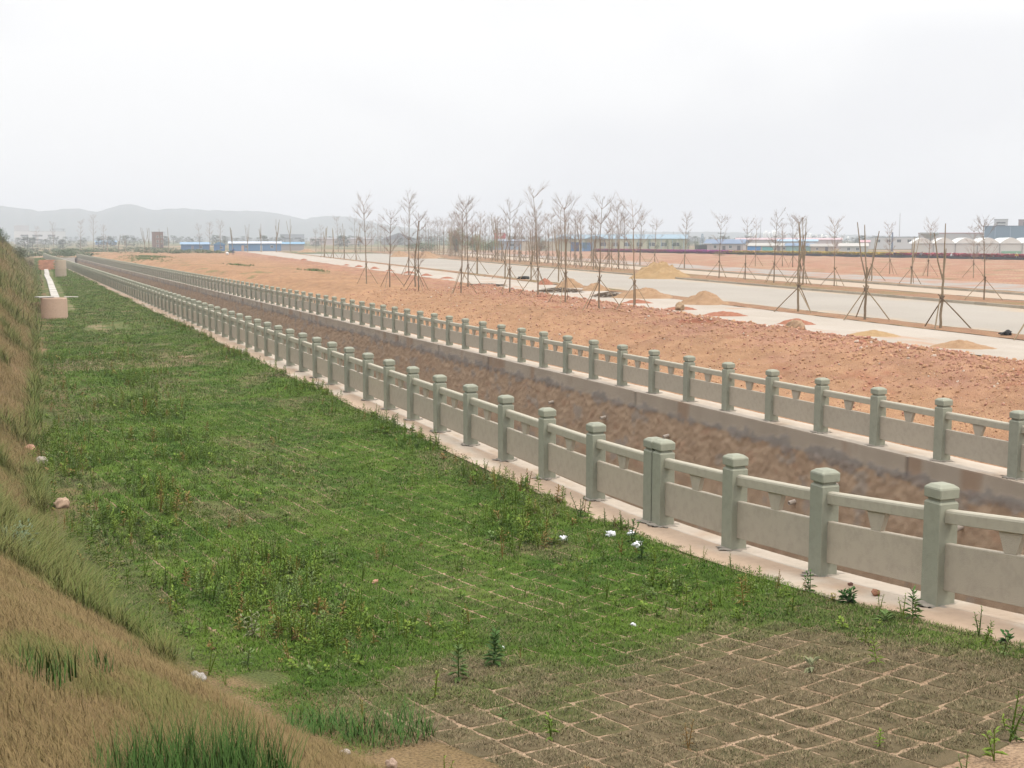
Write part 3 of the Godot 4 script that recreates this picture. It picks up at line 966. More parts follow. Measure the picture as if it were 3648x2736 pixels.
func mound(called: String, label: String, x: float, t: float, y: float, w: float, dp: float, h: float, c0: Color, c1: Color, seed_: int, group := "") -> void:
	var s := Shape.new()
	var f := FastNoiseLite.new()
	f.seed = seed_
	f.frequency = 0.6
	f.fractal_octaves = 4
	var p := PackedVector3Array()
	var c := PackedColorArray()
	var rows := 20
	var cols := 40
	for i in rows:
		var q := float(i) / (rows - 1)
		for j in cols + 1:
			var a := TAU * float(j % cols) / cols
			var wob := 1.0 + 0.30 * f.get_noise_2d(cos(a) * 1.6, sin(a) * 1.6)
			var d := Vector2(cos(a) * w * 0.5, sin(a) * dp * 0.5) * q * wob
			var g := (1.0 - q * q) * (0.62 + 0.34 * (1.0 - q)) + 0.55 * f.get_noise_2d(d.x * 2.2 + 30.0, d.y * 2.2) * (1.0 - q) * (0.35 + q) + 0.14 * f.get_noise_2d(d.x * 9.0, d.y * 9.0) * (1.0 - q)
			p.append(Vector3(d.x, h * 1.05 * g - 0.03 * q, d.y))
			c.append(mixc(c0, c1, 0.5 + f.get_noise_2d(d.x * 9.0, d.y * 9.0) * 1.0))
	s.grid(rows, cols + 1, p, c, Vector3.ZERO)
	tag(put(called, s.mesh(M.sand), self, Vector3(x, y, -t), facing(x, t)), label, "dirt pile" if called == "dirt_pile" else "sand pile", group)

func brush(label: String, x: float, t: float, w: float, h: float, n: int, seed_: int) -> void:
	var r := RandomNumberGenerator.new()
	r.seed = seed_
	var s := Shape.new()
	for i in n:
		var a := r.randf_range(-0.7, 0.7) + (PI if r.randf() < 0.5 else 0.0)
		var l := r.randf_range(0.4, 1.1)
		var f := r.randf_range(-0.5, 0.5)
		var at := Vector3(f * w, 0.02 + h * r.randf() * (1.0 - 3.2 * f * f), r.randf_range(-0.4, 0.4))
		var d := Vector3(cos(a), r.randf_range(-0.1, 0.25), sin(a) * 0.6) * l * 0.5
		var k := r.randf_range(0.6, 1.3)
		s.col = Color(0.15 * k, 0.112 * k, 0.08 * k)
		s.tube([at - d, at + Vector3(0, 0.05, 0), at + d], [0.014, 0.011, 0.004], 3, false)
	tag(put("brush_pile", s.mesh(M.plain), self, Vector3(x, PATH_Y, -t), facing(x, t)), label, "brush pile", "heaps of cut branches on the path")

func build_loose() -> void:
	var r := RandomNumberGenerator.new()
	r.seed = 31
	var red := [Color(0.40, 0.185, 0.12), Color(0.30, 0.125, 0.075)]
	var sandy := [Color(0.42, 0.275, 0.165), Color(0.35, 0.22, 0.13)]
	var yellow := [Color(0.44, 0.30, 0.16), Color(0.37, 0.245, 0.125)]
	# loose stones on the dirt
	var stones := [[], [], []]
	var sc := [[], [], []]
	for i in 40000:
		var t := 13.0 + 70.0 * pow(r.randf(), 1.7)
		var e := path_near(t)
		var q := pow(r.randf(), 0.75)
		var x := lerpf(17.7, e + 0.2, q)
		var s := (0.013 + 0.045 * pow(r.randf(), 8.0)) * (1.0 + 0.9 * smoothstep(e - 4.0, e, x)) * (1.0 + t * 0.012)
		var k := r.randi() % 3
		var h := r.randf()
		var c := mixc(Color(0.42, 0.25, 0.145), Color(0.30, 0.17, 0.10), r.randf())
		if h < 0.3 + 0.3 * q: c = mixc(Color(0.41, 0.235, 0.17), Color(0.31, 0.15, 0.105), r.randf())
		if h > 0.975: c = mixc(Color(0.50, 0.42, 0.36), Color(0.42, 0.34, 0.28), r.randf())
		stones[k].append(Transform3D(Basis.from_euler(Vector3(r.randf() * 6.0, r.randf() * 6.0, r.randf() * 6.0)).scaled(Vector3.ONE * s), Vector3(x, dirt_y(x, t) + s * 0.12, -t)))
		sc[k].append(c)
	for k in 3:
		many("rubble", lump(Vector3(1.5, 0.9, 1.1), 0.8, 40 + k, Color(0.9, 0.9, 0.9), Color(1.1, 1.08, 1.05), 5, 6, 1.6).mesh(M.plain), stones[k], sc[k], self, "loose broken stones and clods strewn over the dirt bank", "rubble")
	# piles on the path, verge and road
	var piles := [
		[26.7, 29.3, 2.1, 0.9, 0.32, 0, "two-humped pile of sandy and red dirt on the path, nearest the right border"],
		[27.4, 34.3, 2.2, 1.0, 0.26, 2, "low yellow sand pile on the pale path behind the large boulder"],
		[28.5, 40.3, 1.7, 0.9, 0.30, 1, "red dirt pile with a peaked top behind the large boulder on the path"],
		[28.9, 46.2, 2.2, 1.0, 0.28, 1, "long red dirt pile on the path between the two boulders"],
		[29.6, 51.2, 1.9, 0.8, 0.24, 1, "red dirt pile on the path beside the smaller boulder"],
		[30.6, 57.5, 2.0, 0.8, 0.27, 1, "flat red dirt pile on the path right of the last front sapling"],
		[35.8, 102.9, 1.5, 1.0, 0.26, 1, "red dirt heap on the path behind the curved front sapling"],
		[37.0, 112.4, 1.2, 1.0, 0.33, 1, "red dirt heap on the path left of the curved front sapling"],
		[38.1, 121.3, 1.6, 1.0, 0.34, 1, "red dirt heap on the path behind the stump with props"],
		[39.1, 131.8, 1.3, 1.0, 0.26, 1, "third red heap on the path behind the leftmost front saplings"],
		[40.8, 143.7, 1.3, 1.0, 0.35, 1, "second red heap on the path behind the leftmost front sapling"],
		[41.7, 154.4, 1.3, 1.0, 0.37, 1, "red heap on the path left of the leftmost front sapling"],
		[43.2, 166.4, 1.1, 1.0, 0.25, 1, "small red heap on the far path before the four verge poles"],
		[48.5, 216.4, 1.5, 1.0, 0.40, 1, "farthest red heap on the path near where the road disappears"]]
	for i in piles.size():
		var q: Array = piles[i]
		var cc: Array = [sandy, red, yellow][q[5]]
		mound("dirt_pile" if q[5] != 2 else "sand_pile", q[6], q[0], q[1], PATH_Y, q[2], q[3], q[4] * 0.7, cc[0], cc[1], 100 + i, "dirt piles along the path")
	var big := [
		[33.3, 55.2, 2.9, 2.0, 0.80, 0, "tall sandy pile at the road edge, rightmost of the row of big piles"],
		[33.8, 62.6, 4.0, 2.0, 0.72, 0, "longest sandy pile at the road edge, left of the tall rightmost one"],
		[36.0, 73.6, 2.2, 1.7, 0.66, 0, "small sandy pile behind a staked sapling at the road edge"],
		[36.7, 79.2, 2.4, 1.7, 0.80, 0, "peaked sandy pile at the road edge, in the middle of the row"],
		[37.6, 85.4, 1.4, 1.3, 0.60, 1, "reddish pile at the left end of the row at the road edge"],
		[78.3, 238.3, 7.0, 4.0, 1.5, 0, "large tan dirt pile on the far side of the road before the bamboo thicket"],
		[81.1, 265.0, 5.0, 3.5, 1.4, 0, "smaller tan dirt pile left of the large one on the far side of the road"],
		[87.6, 386.5, 6.5, 4.0, 1.2, 0, "distant pinkish dirt pile where the road meets the far sheds"]]
	for i in big.size():
		var q: Array = big[i]
		var cc: Array = [sandy, red, yellow][q[5]]
		mound("dirt_pile", q[6], q[0], q[1], ROAD_Y + 0.03, q[2], q[3], q[4] * 0.88, cc[0], cc[1], 140 + i, "big dirt piles at the road edge")
	mound("sand_pile", "big yellow sand pile on the far edge of the road", 54.9, 99.0, ROAD_Y + 0.03, 5.8, 4.2, 1.45, yellow[0], yellow[1], 160)
	brush("dark heap of cut branches on the path, left of two", 32.6, 71.6, 2.6, 0.26, 150, 1)
	brush("dark heap of cut branches on the path, right one behind the staked sapling", 32.4, 64.3, 1.6, 0.26, 100, 2)
	brush("long low heap of dark twigs on the path further left, before a pollarded pole", 32.0, 83.5, 2.6, 0.16, 100, 3)
	# boulders and single stones
	var rocks := [
		[26.3, 37.2, PATH_Y + 0.16, Vector3(0.78, 0.46, 0.6), Color(0.45, 0.31, 0.2), Color(0.34, 0.23, 0.15), "large tan boulder at the edge of the pale path", "boulder"],
		[29.2, 50.6, PATH_Y + 0.14, Vector3(0.55, 0.42, 0.45), Color(0.47, 0.33, 0.21), Color(0.34, 0.24, 0.15), "smaller tan boulder beside a red dirt pile on the path", "boulder"],
		[1.42, 11.1, -0.0, Vector3(0.19, 0.10, 0.13), Color(0.42, 0.39, 0.35), Color(0.31, 0.285, 0.26), "white stone at the foot of the brown slope", "stone"],
		[4.08, 14.54, -0.0, Vector3(0.13, 0.06, 0.07), Color(0.50, 0.27, 0.19), Color(0.42, 0.22, 0.15), "pinkish stone lying alone on the green lawn", "stone"],
		[2.33, 7.95, -0.0, Vector3(0.09, 0.08, 0.07), Color(0.42, 0.31, 0.24), Color(0.34, 0.24, 0.185), "small pale stone on the bare earth at the bottom edge", "stone"],
		[2.1, 8.35, -0.0, Vector3(0.09, 0.05, 0.06), Color(0.42, 0.37, 0.33), Color(0.35, 0.30, 0.26), "small white stone on the slope above the bare earth", "stone"],
		[8.42, 10.35, 0.02, Vector3(0.11, 0.07, 0.08), Color(0.42, 0.22, 0.14), Color(0.34, 0.16, 0.1), "piece of red brick on the concrete strip by the railing", "brick piece"],
		[8.52, 10.9, 0.02, Vector3(0.06, 0.035, 0.04), Color(0.22, 0.11, 0.08), Color(0.17, 0.09, 0.07), "small dark stone on the concrete strip behind the red brick piece", "stone"],
		[0.42, 25.2, 0.1, Vector3(0.30, 0.17, 0.2), Color(0.42, 0.37, 0.32), Color(0.33, 0.28, 0.24), "pale stone on the eroded patch of the embankment foot", "stone"],
		[0.22, 26.2, 0.2, Vector3(0.28, 0.22, 0.2), Color(0.46, 0.27, 0.19), Color(0.38, 0.22, 0.15), "reddish stone on the eroded patch of the embankment foot", "stone"],
		[0.63, 21.0, 0.05, Vector3(0.26, 0.2, 0.18), Color(0.5, 0.36, 0.26), Color(0.4, 0.28, 0.2), "tan stone at the embankment foot beside the weedy lawn", "stone"]]
	for i in rocks.size():
		var q: Array = rocks[i]
		var y: float = q[2] if q[0] > 9.0 else (bank_y(q[0], q[1]) + q[3].y * 0.25 if q[0] < 8.1 else ramp(q[1]) + q[3].y * 0.35)
		tag(put("boulder" if q[7] == "boulder" else "stone", lump(q[3], 0.55, 200 + i, q[4], q[5]).mesh(M.rockm), self, Vector3(q[0], y, -q[1]), i * 1.3), q[6], q[7])
	# litter
	var bags := [[7.02, 15.3, 0.085, "crumpled white plastic bag in the weeds, left of the litter group"], [7.66, 15.1, 0.10, "crumpled white plastic bag, left one of the pair by the concrete edge"], [7.93, 15.0, 0.085, "crumpled white plastic bag, right one of the pair by the concrete edge"], [7.66, 14.3, 0.095, "crumpled white plastic bag nearest the viewer in the litter group"], [5.85, 11.0, 0.05, "white scrap of paper on the open lawn"], [4.35, 10.9, 0.035, "tiny white scrap on the lawn behind the upright weeds"]]
	for i in bags.size():
		var q: Array = bags[i]
		var s := lump(Vector3(q[2] * 1.2, q[2] * 0.75, q[2]), 1.5, 300 + i, Color(0.95, 0.95, 0.97), Color(1, 1, 1), 14, 20, 2.2)
		tag(put("plastic_bag", s.mesh(M.bag), self, Vector3(q[0], lawn_y(q[0], q[1]) + q[2] * 0.38, -q[1]), i * 2.1), q[3], "litter", "white litter on the lawn")
	var rag := lump(Vector3(0.42, 0.16, 0.3), 1.2, 330, Color(0.02, 0.02, 0.022), Color(0.035, 0.034, 0.034))
	tag(put("rag", rag.mesh(M.plain), self, Vector3(31.7, PATH_Y + 0.08, -32.6)), "crumpled black rag on the verge near the right border", "rag")
	var rag2 := lump(Vector3(1.1, 0.34, 0.6), 0.7, 331, Color(0.025, 0.024, 0.024), Color(0.05, 0.045, 0.04))
	tag(put("rag", rag2.mesh(M.plain), self, Vector3(41.3, PATH_Y + 0.1, -98.6)), "black bundle on the verge left of the pollarded poles", "bundle")
	# green patches on the far dirt
	var gp := []
	var gc := []
	for q in [[29.0, 285.0, 4.0, 24.0, 700], [30.0, 177.0, 1.4, 9.0, 70], [32.0, 138.0, 1.2, 6.0, 80], [24.5, 250.0, 3.0, 30.0, 300]]:
		for i in q[4]:
			var a := r.randf() * TAU
			var d := absf(r.randfn()) * 0.55
			var x: float = q[0] + cos(a) * d * q[2]
			var t: float = q[1] + sin(a) * d * q[3]
			gp.append(spot(x, dirt_y(x, t) - 0.02, t, 1.5, r))
			gc.append(mixc(Color(0.07, 0.13, 0.03), Color(0.14, 0.17, 0.05), r.randf()))
	many("grass_patch", blades(9, 0.18, 0.16, 0.03, r, 0.9).mesh(M.grass), gp, gc, self, "patches of green grass on the far dirt bank", "grass")


# ---------------------------------------------------------------- staked saplings
func sapling(label: String, x: float, t: float, y: float, h: float, kind: String, seed_: int, group: String, props := 3) -> void:
	var r := RandomNumberGenerator.new()
	r.seed = seed_
	var root := base("staked_sapling", Vector3(x, y - 0.04, -t), r.randf() * TAU)
	tag(root, label, "sapling", group)
	if kind != "cut": h *= 0.86   # the twigs of the last tier reach above the leader
	var fat := 1.0 + clampf((t - 60.0) * 0.003, 0.0, 0.7)
	var tr := Shape.new()
	var cr := Shape.new()
	var tone := r.randf_range(0.8, 1.15)
	var bark := Color(0.265 * tone, 0.20 * tone, 0.138 * tone)
	tr.col = bark
	cr.col = Color(0.27 * tone, 0.20 * tone, 0.16 * tone)
	var lean := Vector3(r.randf_range(-0.05, 0.05), 0, r.randf_range(-0.05, 0.05))
	if kind == "curved": lean = Vector3(0.12, 0, 0.05)
	if kind == "cut":
		tr.col = Color(0.30 * tone, 0.235 * tone, 0.16 * tone)
		fat *= 1.25
	var pts := []
	var rad := []
	var top := h if kind != "cut" else h * 0.52
	var r0 := 0.028 + 0.0037 * h
	for i in 9:
		var f := float(i) / 8.0
		var bow := lean * top * f * (f if kind != "curved" else sin(f * 2.4) * 1.2)
		pts.append(bow + Vector3(r.randf_range(-0.022, 0.022) * h * 0.2, top * f, r.randf_range(-0.022, 0.022) * h * 0.2) * Vector3(1.0 if i > 0 else 0.0, 1, 1.0 if i > 0 else 0.0))
		rad.append(fat * (lerpf(r0, r0 * 0.22, f) if kind != "cut" else lerpf(r0, r0 * 0.75, f)))
	tr.tube(pts, rad, 7)
	if kind == "cut":
		for q in (2 + r.randi() % 3):
			var f := r.randi_range(4, 8)
			var a := r.randf() * TAU
			var from: Vector3 = pts[f]
			var l := h - from.y - r.randf_range(0.0, 0.25) * h
			var o := Vector3(cos(a), 0, sin(a)) * r.randf_range(0.08, 0.30) * l
			tr.tube([from, from + o * 0.55 + Vector3(0, l * 0.4, 0), from + o * 0.8 + Vector3(0, l * 0.75, 0), from + o + Vector3(0, l, 0)], [r0 * 0.62 * fat, r0 * 0.5 * fat, r0 * 0.42 * fat, r0 * 0.34 * fat], 6)
	else:
		var tiers := [0.50, 0.64, 0.80, 0.92, 1.0]
		if kind == "fork": tiers = [0.62, 0.86, 1.0]
		if kind == "low": tiers = [0.36, 0.44, 0.68, 0.86, 1.0]
		for tf: float in tiers:
			var g := minf(tf + r.randf_range(-0.03, 0.03), 1.0) * 8.0
			var from: Vector3 = pts[int(g)].lerp(pts[mini(int(g) + 1, 8)], g - floorf(g))
			var arms := 3 + r.randi() % 3
			for q in arms:
				var a := TAU * q / arms + r.randf_range(-0.5, 0.5)
				var el := r.randf_range(0.5, 0.95)
				var l := h * r.randf_range(0.10, 0.21) * (1.2 - 0.4 * tf) * (1.25 if kind == "fork" else 1.0)
				var d := Vector3(cos(a) * cos(el), sin(el), sin(a) * cos(el))
				var mid := from + d * l * 0.5 + Vector3(0, 0.03 * l, 0)
				var end := from + d * l + Vector3(0, 0.12 * l, 0)
				cr.tube([from, mid, end], [0.0115 * fat, 0.009 * fat, 0.004 * fat], 4, false)
				for k in 7:
					var e := r.randf_range(0.3, 1.0)
					var s0 := from.lerp(end, e)
					var b := a + r.randf_range(-1.1, 1.1)
					var e2 := r.randf_range(0.5, 1.25)
					var l2 := l * r.randf_range(0.25, 0.55)
					var d2 := Vector3(cos(b) * cos(e2), sin(e2), sin(b) * cos(e2))
					var s1 := s0 + d2 * l2
					cr.tube([s0, s1], [0.005 * fat, 0.0024 * fat], 3, false)
					for m in 3:
						var b3 := b + r.randf_range(-0.9, 0.9)
						var e3 := e2 + r.randf_range(-0.5, 0.4)
						var s2 := s0.lerp(s1, r.randf_range(0.4, 1.0))
						cr.tube([s2, s2 + Vector3(cos(b3) * cos(e3), sin(e3), sin(b3) * cos(e3)) * l2 * 0.7], [0.003 * fat, 0.0017 * fat], 3, false)
	put("trunk", tr.mesh(M.bark), root)
	if cr.v.size(): put("crown", cr.mesh(M.plain), root)
	var tie := minf(1.55, h * 0.30)
	var a0 := r.randf() * TAU
	for q in props:
		var a := a0 + TAU * q / props + r.randf_range(-0.2, 0.2)
		var foot := Vector3(cos(a), 0, sin(a)) * r.randf_range(0.95, 1.2) + Vector3(0, 0.0, 0)
		var head := Vector3(0, tie + r.randf_range(-0.06, 0.06), 0) + Vector3(-sin(a), 0, cos(a)) * 0.05
		var s := Shape.new()
		var k := r.randf_range(0.75, 1.2)
		s.col = Color(0.31 * k, 0.235 * k, 0.155 * k)
		var over := (head - foot).normalized() * r.randf_range(0.08, 0.28)
		s.tube([foot, foot.lerp(head, 0.5) + Vector3(0, 0.015, 0), head + over], [0.022 * fat, 0.020 * fat, 0.018 * fat], 5)
		put("support_pole", s.mesh(M.bark), root)
	if props:
		var s := Shape.new()
		s.col = Color(0.13, 0.10, 0.075)
		s.tube([Vector3(0, tie - 0.07, 0), Vector3(0, tie + 0.07, 0)], [0.062 * fat, 0.062 * fat], 8)
		put("tie_band", s.mesh(M.plain), root)

const NTH := ["first", "second", "third", "fourth", "fifth", "sixth", "seventh", "eighth", "ninth", "tenth", "eleventh", "twelfth", "thirteenth", "fourteenth", "fifteenth"]

func build_saplings() -> void:
	var front := [
		[25.8, 93.3, 7.1, "tall", "tall bare sapling in the dirt, leftmost of the front row with props"],
		[25.5, 85.9, 5.8, "tall", "bare sapling second from the left in the front row on the dirt"],
		[34.3, 109.3, 7.8, "tall", "slim tall bare sapling rising between the second and third front saplings"],
		[27.2, 85.2, 4.9, "cut", "pollarded sapling beside the slim tall one, cut off at mid height"],
		[25.3, 78.5, 5.4, "low", "leaning bare sapling next to a thick short stump in the front row"],
		[26.4, 73.2, 5.9, "curved", "curved bare sapling bending left at its top, middle of the front row"],
		[30.1, 82.0, 6.5, "tall", "straight bare sapling just right of the curved one"],
		[29.0, 71.4, 5.8, "tall", "bare sapling with wide forked crown in front of the dark branch heap"],
		[28.8, 66.5, 6.8, "low", "tallest bare sapling of the front row, with a low bushy whorl"],
		[27.5, 59.8, 5.9, "fork", "stout dark sapling with few twigs, third from the right in the front row"],
		[26.2, 53.1, 5.6, "low", "bare sapling with a dense low whorl, second from the right in the front row"],
		[27.2, 51.4, 5.1, "fork", "bare sapling with a forked top, rightmost of the front row before the yellow sand"]]
	for i in front.size():
		var q: Array = front[i]
		sapling(q[4], q[0], q[1], maxf(dirt_y(q[0], q[1]), PATH_Y - 0.1) if q[0] < path_near(q[1]) else PATH_Y, q[2], q[3], 500 + i, "staked saplings in the front row on the dirt", 3 if i != 9 else 4)
	var verge := [
		[61.7, 255.7, 7.0, "pollarded sapling on the verge, first of four at left"], [59.8, 240.4, 7.2, "pollarded sapling on the verge, second of four at left"], [60.1, 232.9, 7.0, "straight pollarded pole on the verge, third of four at left"], [57.4, 214.2, 6.5, "pollarded sapling on the verge, fourth of four at left"],
		[43.7, 116.3, 5.1, "pollarded sapling with a V of stubs behind the curved front sapling"], [40.4, 100.6, 4.9, "pollarded sapling with several stubs beside the wide forked front sapling"], [40.2, 94.3, 4.9, "pollarded sapling with twin upright poles left of the tallest front sapling"], [41.5, 91.6, 4.9, "single leaning pollarded pole left of the stout dark sapling"],
		[33.6, 47.4, 4.0, "pollarded sapling on the near verge, left of three against the road"], [32.8, 41.6, 4.2, "pollarded sapling on the near verge, middle of three, with a V top"], [32.0, 36.2, 3.9, "pollarded sapling on the near verge, right of three, with four upright poles"], [31.45, 31.0, 3.9, "pollarded sapling on the near verge cut by the right border"]]
	for i in verge.size():
		var q: Array = verge[i]
		sapling(q[3], q[0], q[1], PATH_Y + 0.03, q[2], "cut", 540 + i, "pollarded saplings on the verge")
	var median := [
		[58.6, 94.7, 5.7, "fork", "bare sapling on the median right of the yellow sand pile"], [57.9, 89.4, 5.2, "fork", "bare sapling on the median in front of the pink shed's right end"], [55.9, 82.2, 5.8, "tall", "tall straight bare sapling on the median in front of the blue and teal shack"], [55.1, 77.2, 5.2, "cut", "sapling with cut stubs on the median behind the left near-verge pole"], [55.3, 77.9, 5.5, "tall", "bare sapling entangled behind the cut-stub one on the median"], [55.3, 73.7, 5.0, "tall", "bare sapling with a wide top on the median, left of the middle verge pole"], [49.9, 53.1, 4.8, "tall", "bare sapling on the median in front of the greenhouse, rightmost"],
		[66.4, 83.5, 4.2, "cut", "pollarded sapling on the second verge behind the middle verge pole"], [64.5, 76.4, 4.2, "cut", "lone pollarded pole on the second verge, left of the greenhouse"],
		[90.7, 137.7, 6.3, "fork", "bare sapling at the dirt field's edge before the blue shack"], [94.9, 137.7, 6.0, "tall", "thin bare sapling in the dirt field's edge before the grey-roofed shack"], [91.8, 130.9, 6.4, "fork", "bare sapling at the dirt field's edge left of the cut-stub one"], [82.2, 100.6, 5.3, "tall", "faint bare sapling at the dirt field's edge left of the lone pollarded pole"], [79.5, 91.9, 5.6, "tall", "bare sapling at the dirt field's edge behind the right verge pole"], [80.6, 87.2, 4.8, "low", "bare sapling with low branches at the dirt field's edge before the greenhouse"]]
	for i in median.size():
		var q: Array = median[i]
		sapling(q[4], q[0], q[1], PATH_Y + 0.04, q[2], q[3], 560 + i, "bare saplings along the second road")
	var rest := [[71.0, 164.6, 7.6], [70.5, 157.6, 7.4], [69.1, 145.4, 7.8], [65.1, 138.5, 6.2], [63.0, 129.3, 4.5], [66.3, 135.4, 6.9], [63.0, 124.6, 6.0], [66.3, 127.9, 6.9], [72.5, 144.0, 6.6], [88.8, 173.3, 5.2], [72.1, 157.0, 8.3], [75.4, 170.5, 4.9], [85.3, 229.5, 7.2], [87.3, 228.7, 8.0], [77.3, 196.9, 9.1], [74.3, 188.3, 7.6], [75.9, 183.0, 6.8], [77.9, 186.9, 7.8], [79.9, 186.0, 9.4], [92.0, 262.0, 7.8], [94.0, 268.0, 8.6], [96.0, 272.0, 9.4], [68.0, 150.0, 6.4], [74.0, 178.0, 7.6], [80.5, 204.0, 8.2], [82.0, 214.0, 7.4], [86.0, 236.0, 8.8], [89.5, 250.0, 8.0], [76.5, 192.0, 6.6], [67.5, 142.0, 5.8], [84.0, 222.0, 9.0], [91.0, 256.0, 9.2], [78.5, 199.0, 7.2], [73.0, 168.0, 6.2], [70.0, 152.0, 7.0], [88.0, 244.0, 7.6]]
	for i in rest.size():
		var q: Array = rest[i]
		sapling("bare staked sapling in the crowded rows along the second road, behind the front row", q[0], q[1], PATH_Y + 0.03, q[2], ["tall", "fork", "tall", "low", "cut"][i % 5], 600 + i, "crowded bare saplings behind the front row")
	var r := RandomNumberGenerator.new()
	r.seed = 71
	for i in 34:
		var t := 132.0 + 9.6 * (i / 2) + r.randf_range(-2.0, 2.0)
		var x := (road2_near(t) - 1.3 if i % 2 else road2_far(t) + 0.9) + r.randf_range(-0.4, 0.4)
		sapling("bare staked sapling in the crowded rows along the second road, behind the front row", x, t, PATH_Y + 0.03, r.randf_range(6.2, 8.8), ["tall", "tall", "fork", "low", "tall"][r.randi() % 5], 900 + i, "crowded bare saplings behind the front row")
	var far := [[100.0, 293.2, 8.6], [97.7, 283.5, 9.0], [102.9, 292.1, 11.0], [103.8, 315.2, 10.5], [105.1, 314.7, 9.4], [112.0, 330.0, 10.0], [97.0, 414.1, 8.0], [98.7, 413.4, 9.5], [104.0, 411.2, 12.4], [100.3, 375.5, 11.8], [117.4, 405.7, 12.2], [116.6, 406.1, 11.6], [125.0, 402.6, 11.7], [104.5, 315.0, 10.0], [104.6, 302.7, 10.0], [101.8, 374.8, 10.0], [114.4, 406.9, 10.8], [108.8, 372.0, 8.4], [106.0, 314.4, 9.5]]
	for i in far.size():
		var q: Array = far[i]
		sapling("faint bare sapling in the hazy far rows at the end of the road", q[0], q[1], PATH_Y, q[2], ["tall", "fork", "tall", "low"][i % 4], 640 + i, "faint far saplings", 2)
	# the stand of forked poles before the long blue shed, and thin ones further left
	var shed := [[79.0, 392.0, "cut", 11.0], [83.5, 392.0, "cut", 10.6], [75.0, 396.0, "cut", 9.6], [71.0, 398.0, "cut", 9.6], [66.5, 400.0, "cut", 9.4], [63.0, 402.0, "tall", 10.5], [60.0, 404.0, "tall", 10.0], [57.0, 405.0, "fork", 9.0], [48.0, 410.0, "cut", 8.6], [45.5, 409.0, "cut", 8.0], [42.0, 412.0, "cut", 8.2], [40.5, 410.0, "cut", 8.0], [37.0, 440.0, "cut", 7.0], [35.0, 442.0, "cut", 7.0], [31.5, 444.0, "cut", 6.6]]
	for i in shed.size():
		var q: Array = shed[i]
		sapling("thin bare pole tree before the blue sheds, %s from the right in the stand" % NTH[i], q[0], q[1], 0.95, q[3], q[2], 680 + i, "pole trees before the blue sheds", 0)
	var left := [[30.5, 500.0, 15.0, "tall bare tree left of the brown tower, taller of two"], [26.0, 505.0, 13.0, "tall bare tree left of the brown tower, shorter and further left"], [34.0, 498.0, 11.0, "thin bare tree just left of the brown tower"], [18.0, 560.0, 13.0, "hazy bare tree above the left fields, nearest the small blue shed"], [12.5, 600.0, 11.0, "hazy bare tree above the left fields, furthest left"]]
	for i in left.size():
		var q: Array = left[i]
		sapling(q[3], q[0], q[1], far_y(q[0], q[1]), q[2], "tall", 700 + i, "tall bare trees over the left fields", 0)


# ---------------------------------------------------------------- bushes
func bush(called: String, label: String, category: String, x: float, y: float, t: float, size: Vector3, leaves: int, leaf: float, c0: Color, c1: Color, seed_: int, stems := 5, group := "") -> void:
	var r := RandomNumberGenerator.new()
	r.seed = seed_
	var root := base(called, Vector3(x, y, -t), facing(x, t))
	tag(root, label, category, group)
	var st := Shape.new()
	st.col = Color(0.13, 0.10, 0.065)
	for i in stems:
		var a := r.randf() * TAU
		var o := Vector3(cos(a) * size.x * 0.3, size.y * r.randf_range(0.6, 0.95), sin(a) * size.z * 0.3) * r.randf_range(0.5, 1.0)
		st.tube([Vector3(o.x * 0.15, -0.1, o.z * 0.15), o * 0.5 + Vector3(0, size.y * 0.1, 0), o], [size.y * 0.014, size.y * 0.009, size.y * 0.003], 4, false)
	put("stem", st.mesh(M.plain), root)
	var s := Shape.new()
	var clumps := []
	for i in 26:
		var d := Vector3(r.randf_range(-1, 1), r.randf_range(-0.75, 1), r.randf_range(-1, 1))
		if d.length() > 1.0: d = d.normalized() * r.randf_range(0.6, 1.0)
		clumps.append([d * Vector3(size.x, size.y, size.z) * 0.42 + Vector3(0, size.y * 0.5, 0), r.randf_range(0.12, 0.26)])
	for i in leaves:
		var k: Array = clumps[r.randi() % clumps.size()]
		var d := Vector3(r.randfn(), r.randfn(), r.randfn()).normalized() * pow(r.randf(), 0.4)
		var at: Vector3 = k[0] + d * size * float(k[1])
		if at.y < 0.02: continue
		s.col = mixc(c0, c1, r.randf())
		var dir := (d + Vector3(r.randf_range(-0.6, 0.6), r.randf_range(-0.2, 0.8), r.randf_range(-0.6, 0.6))).normalized()
		leaf_to(s, at, dir, leaf * r.randf_range(0.7, 1.4), leaf * 0.45, 0.1)
	put("crown", s.mesh(M.leaf), root)

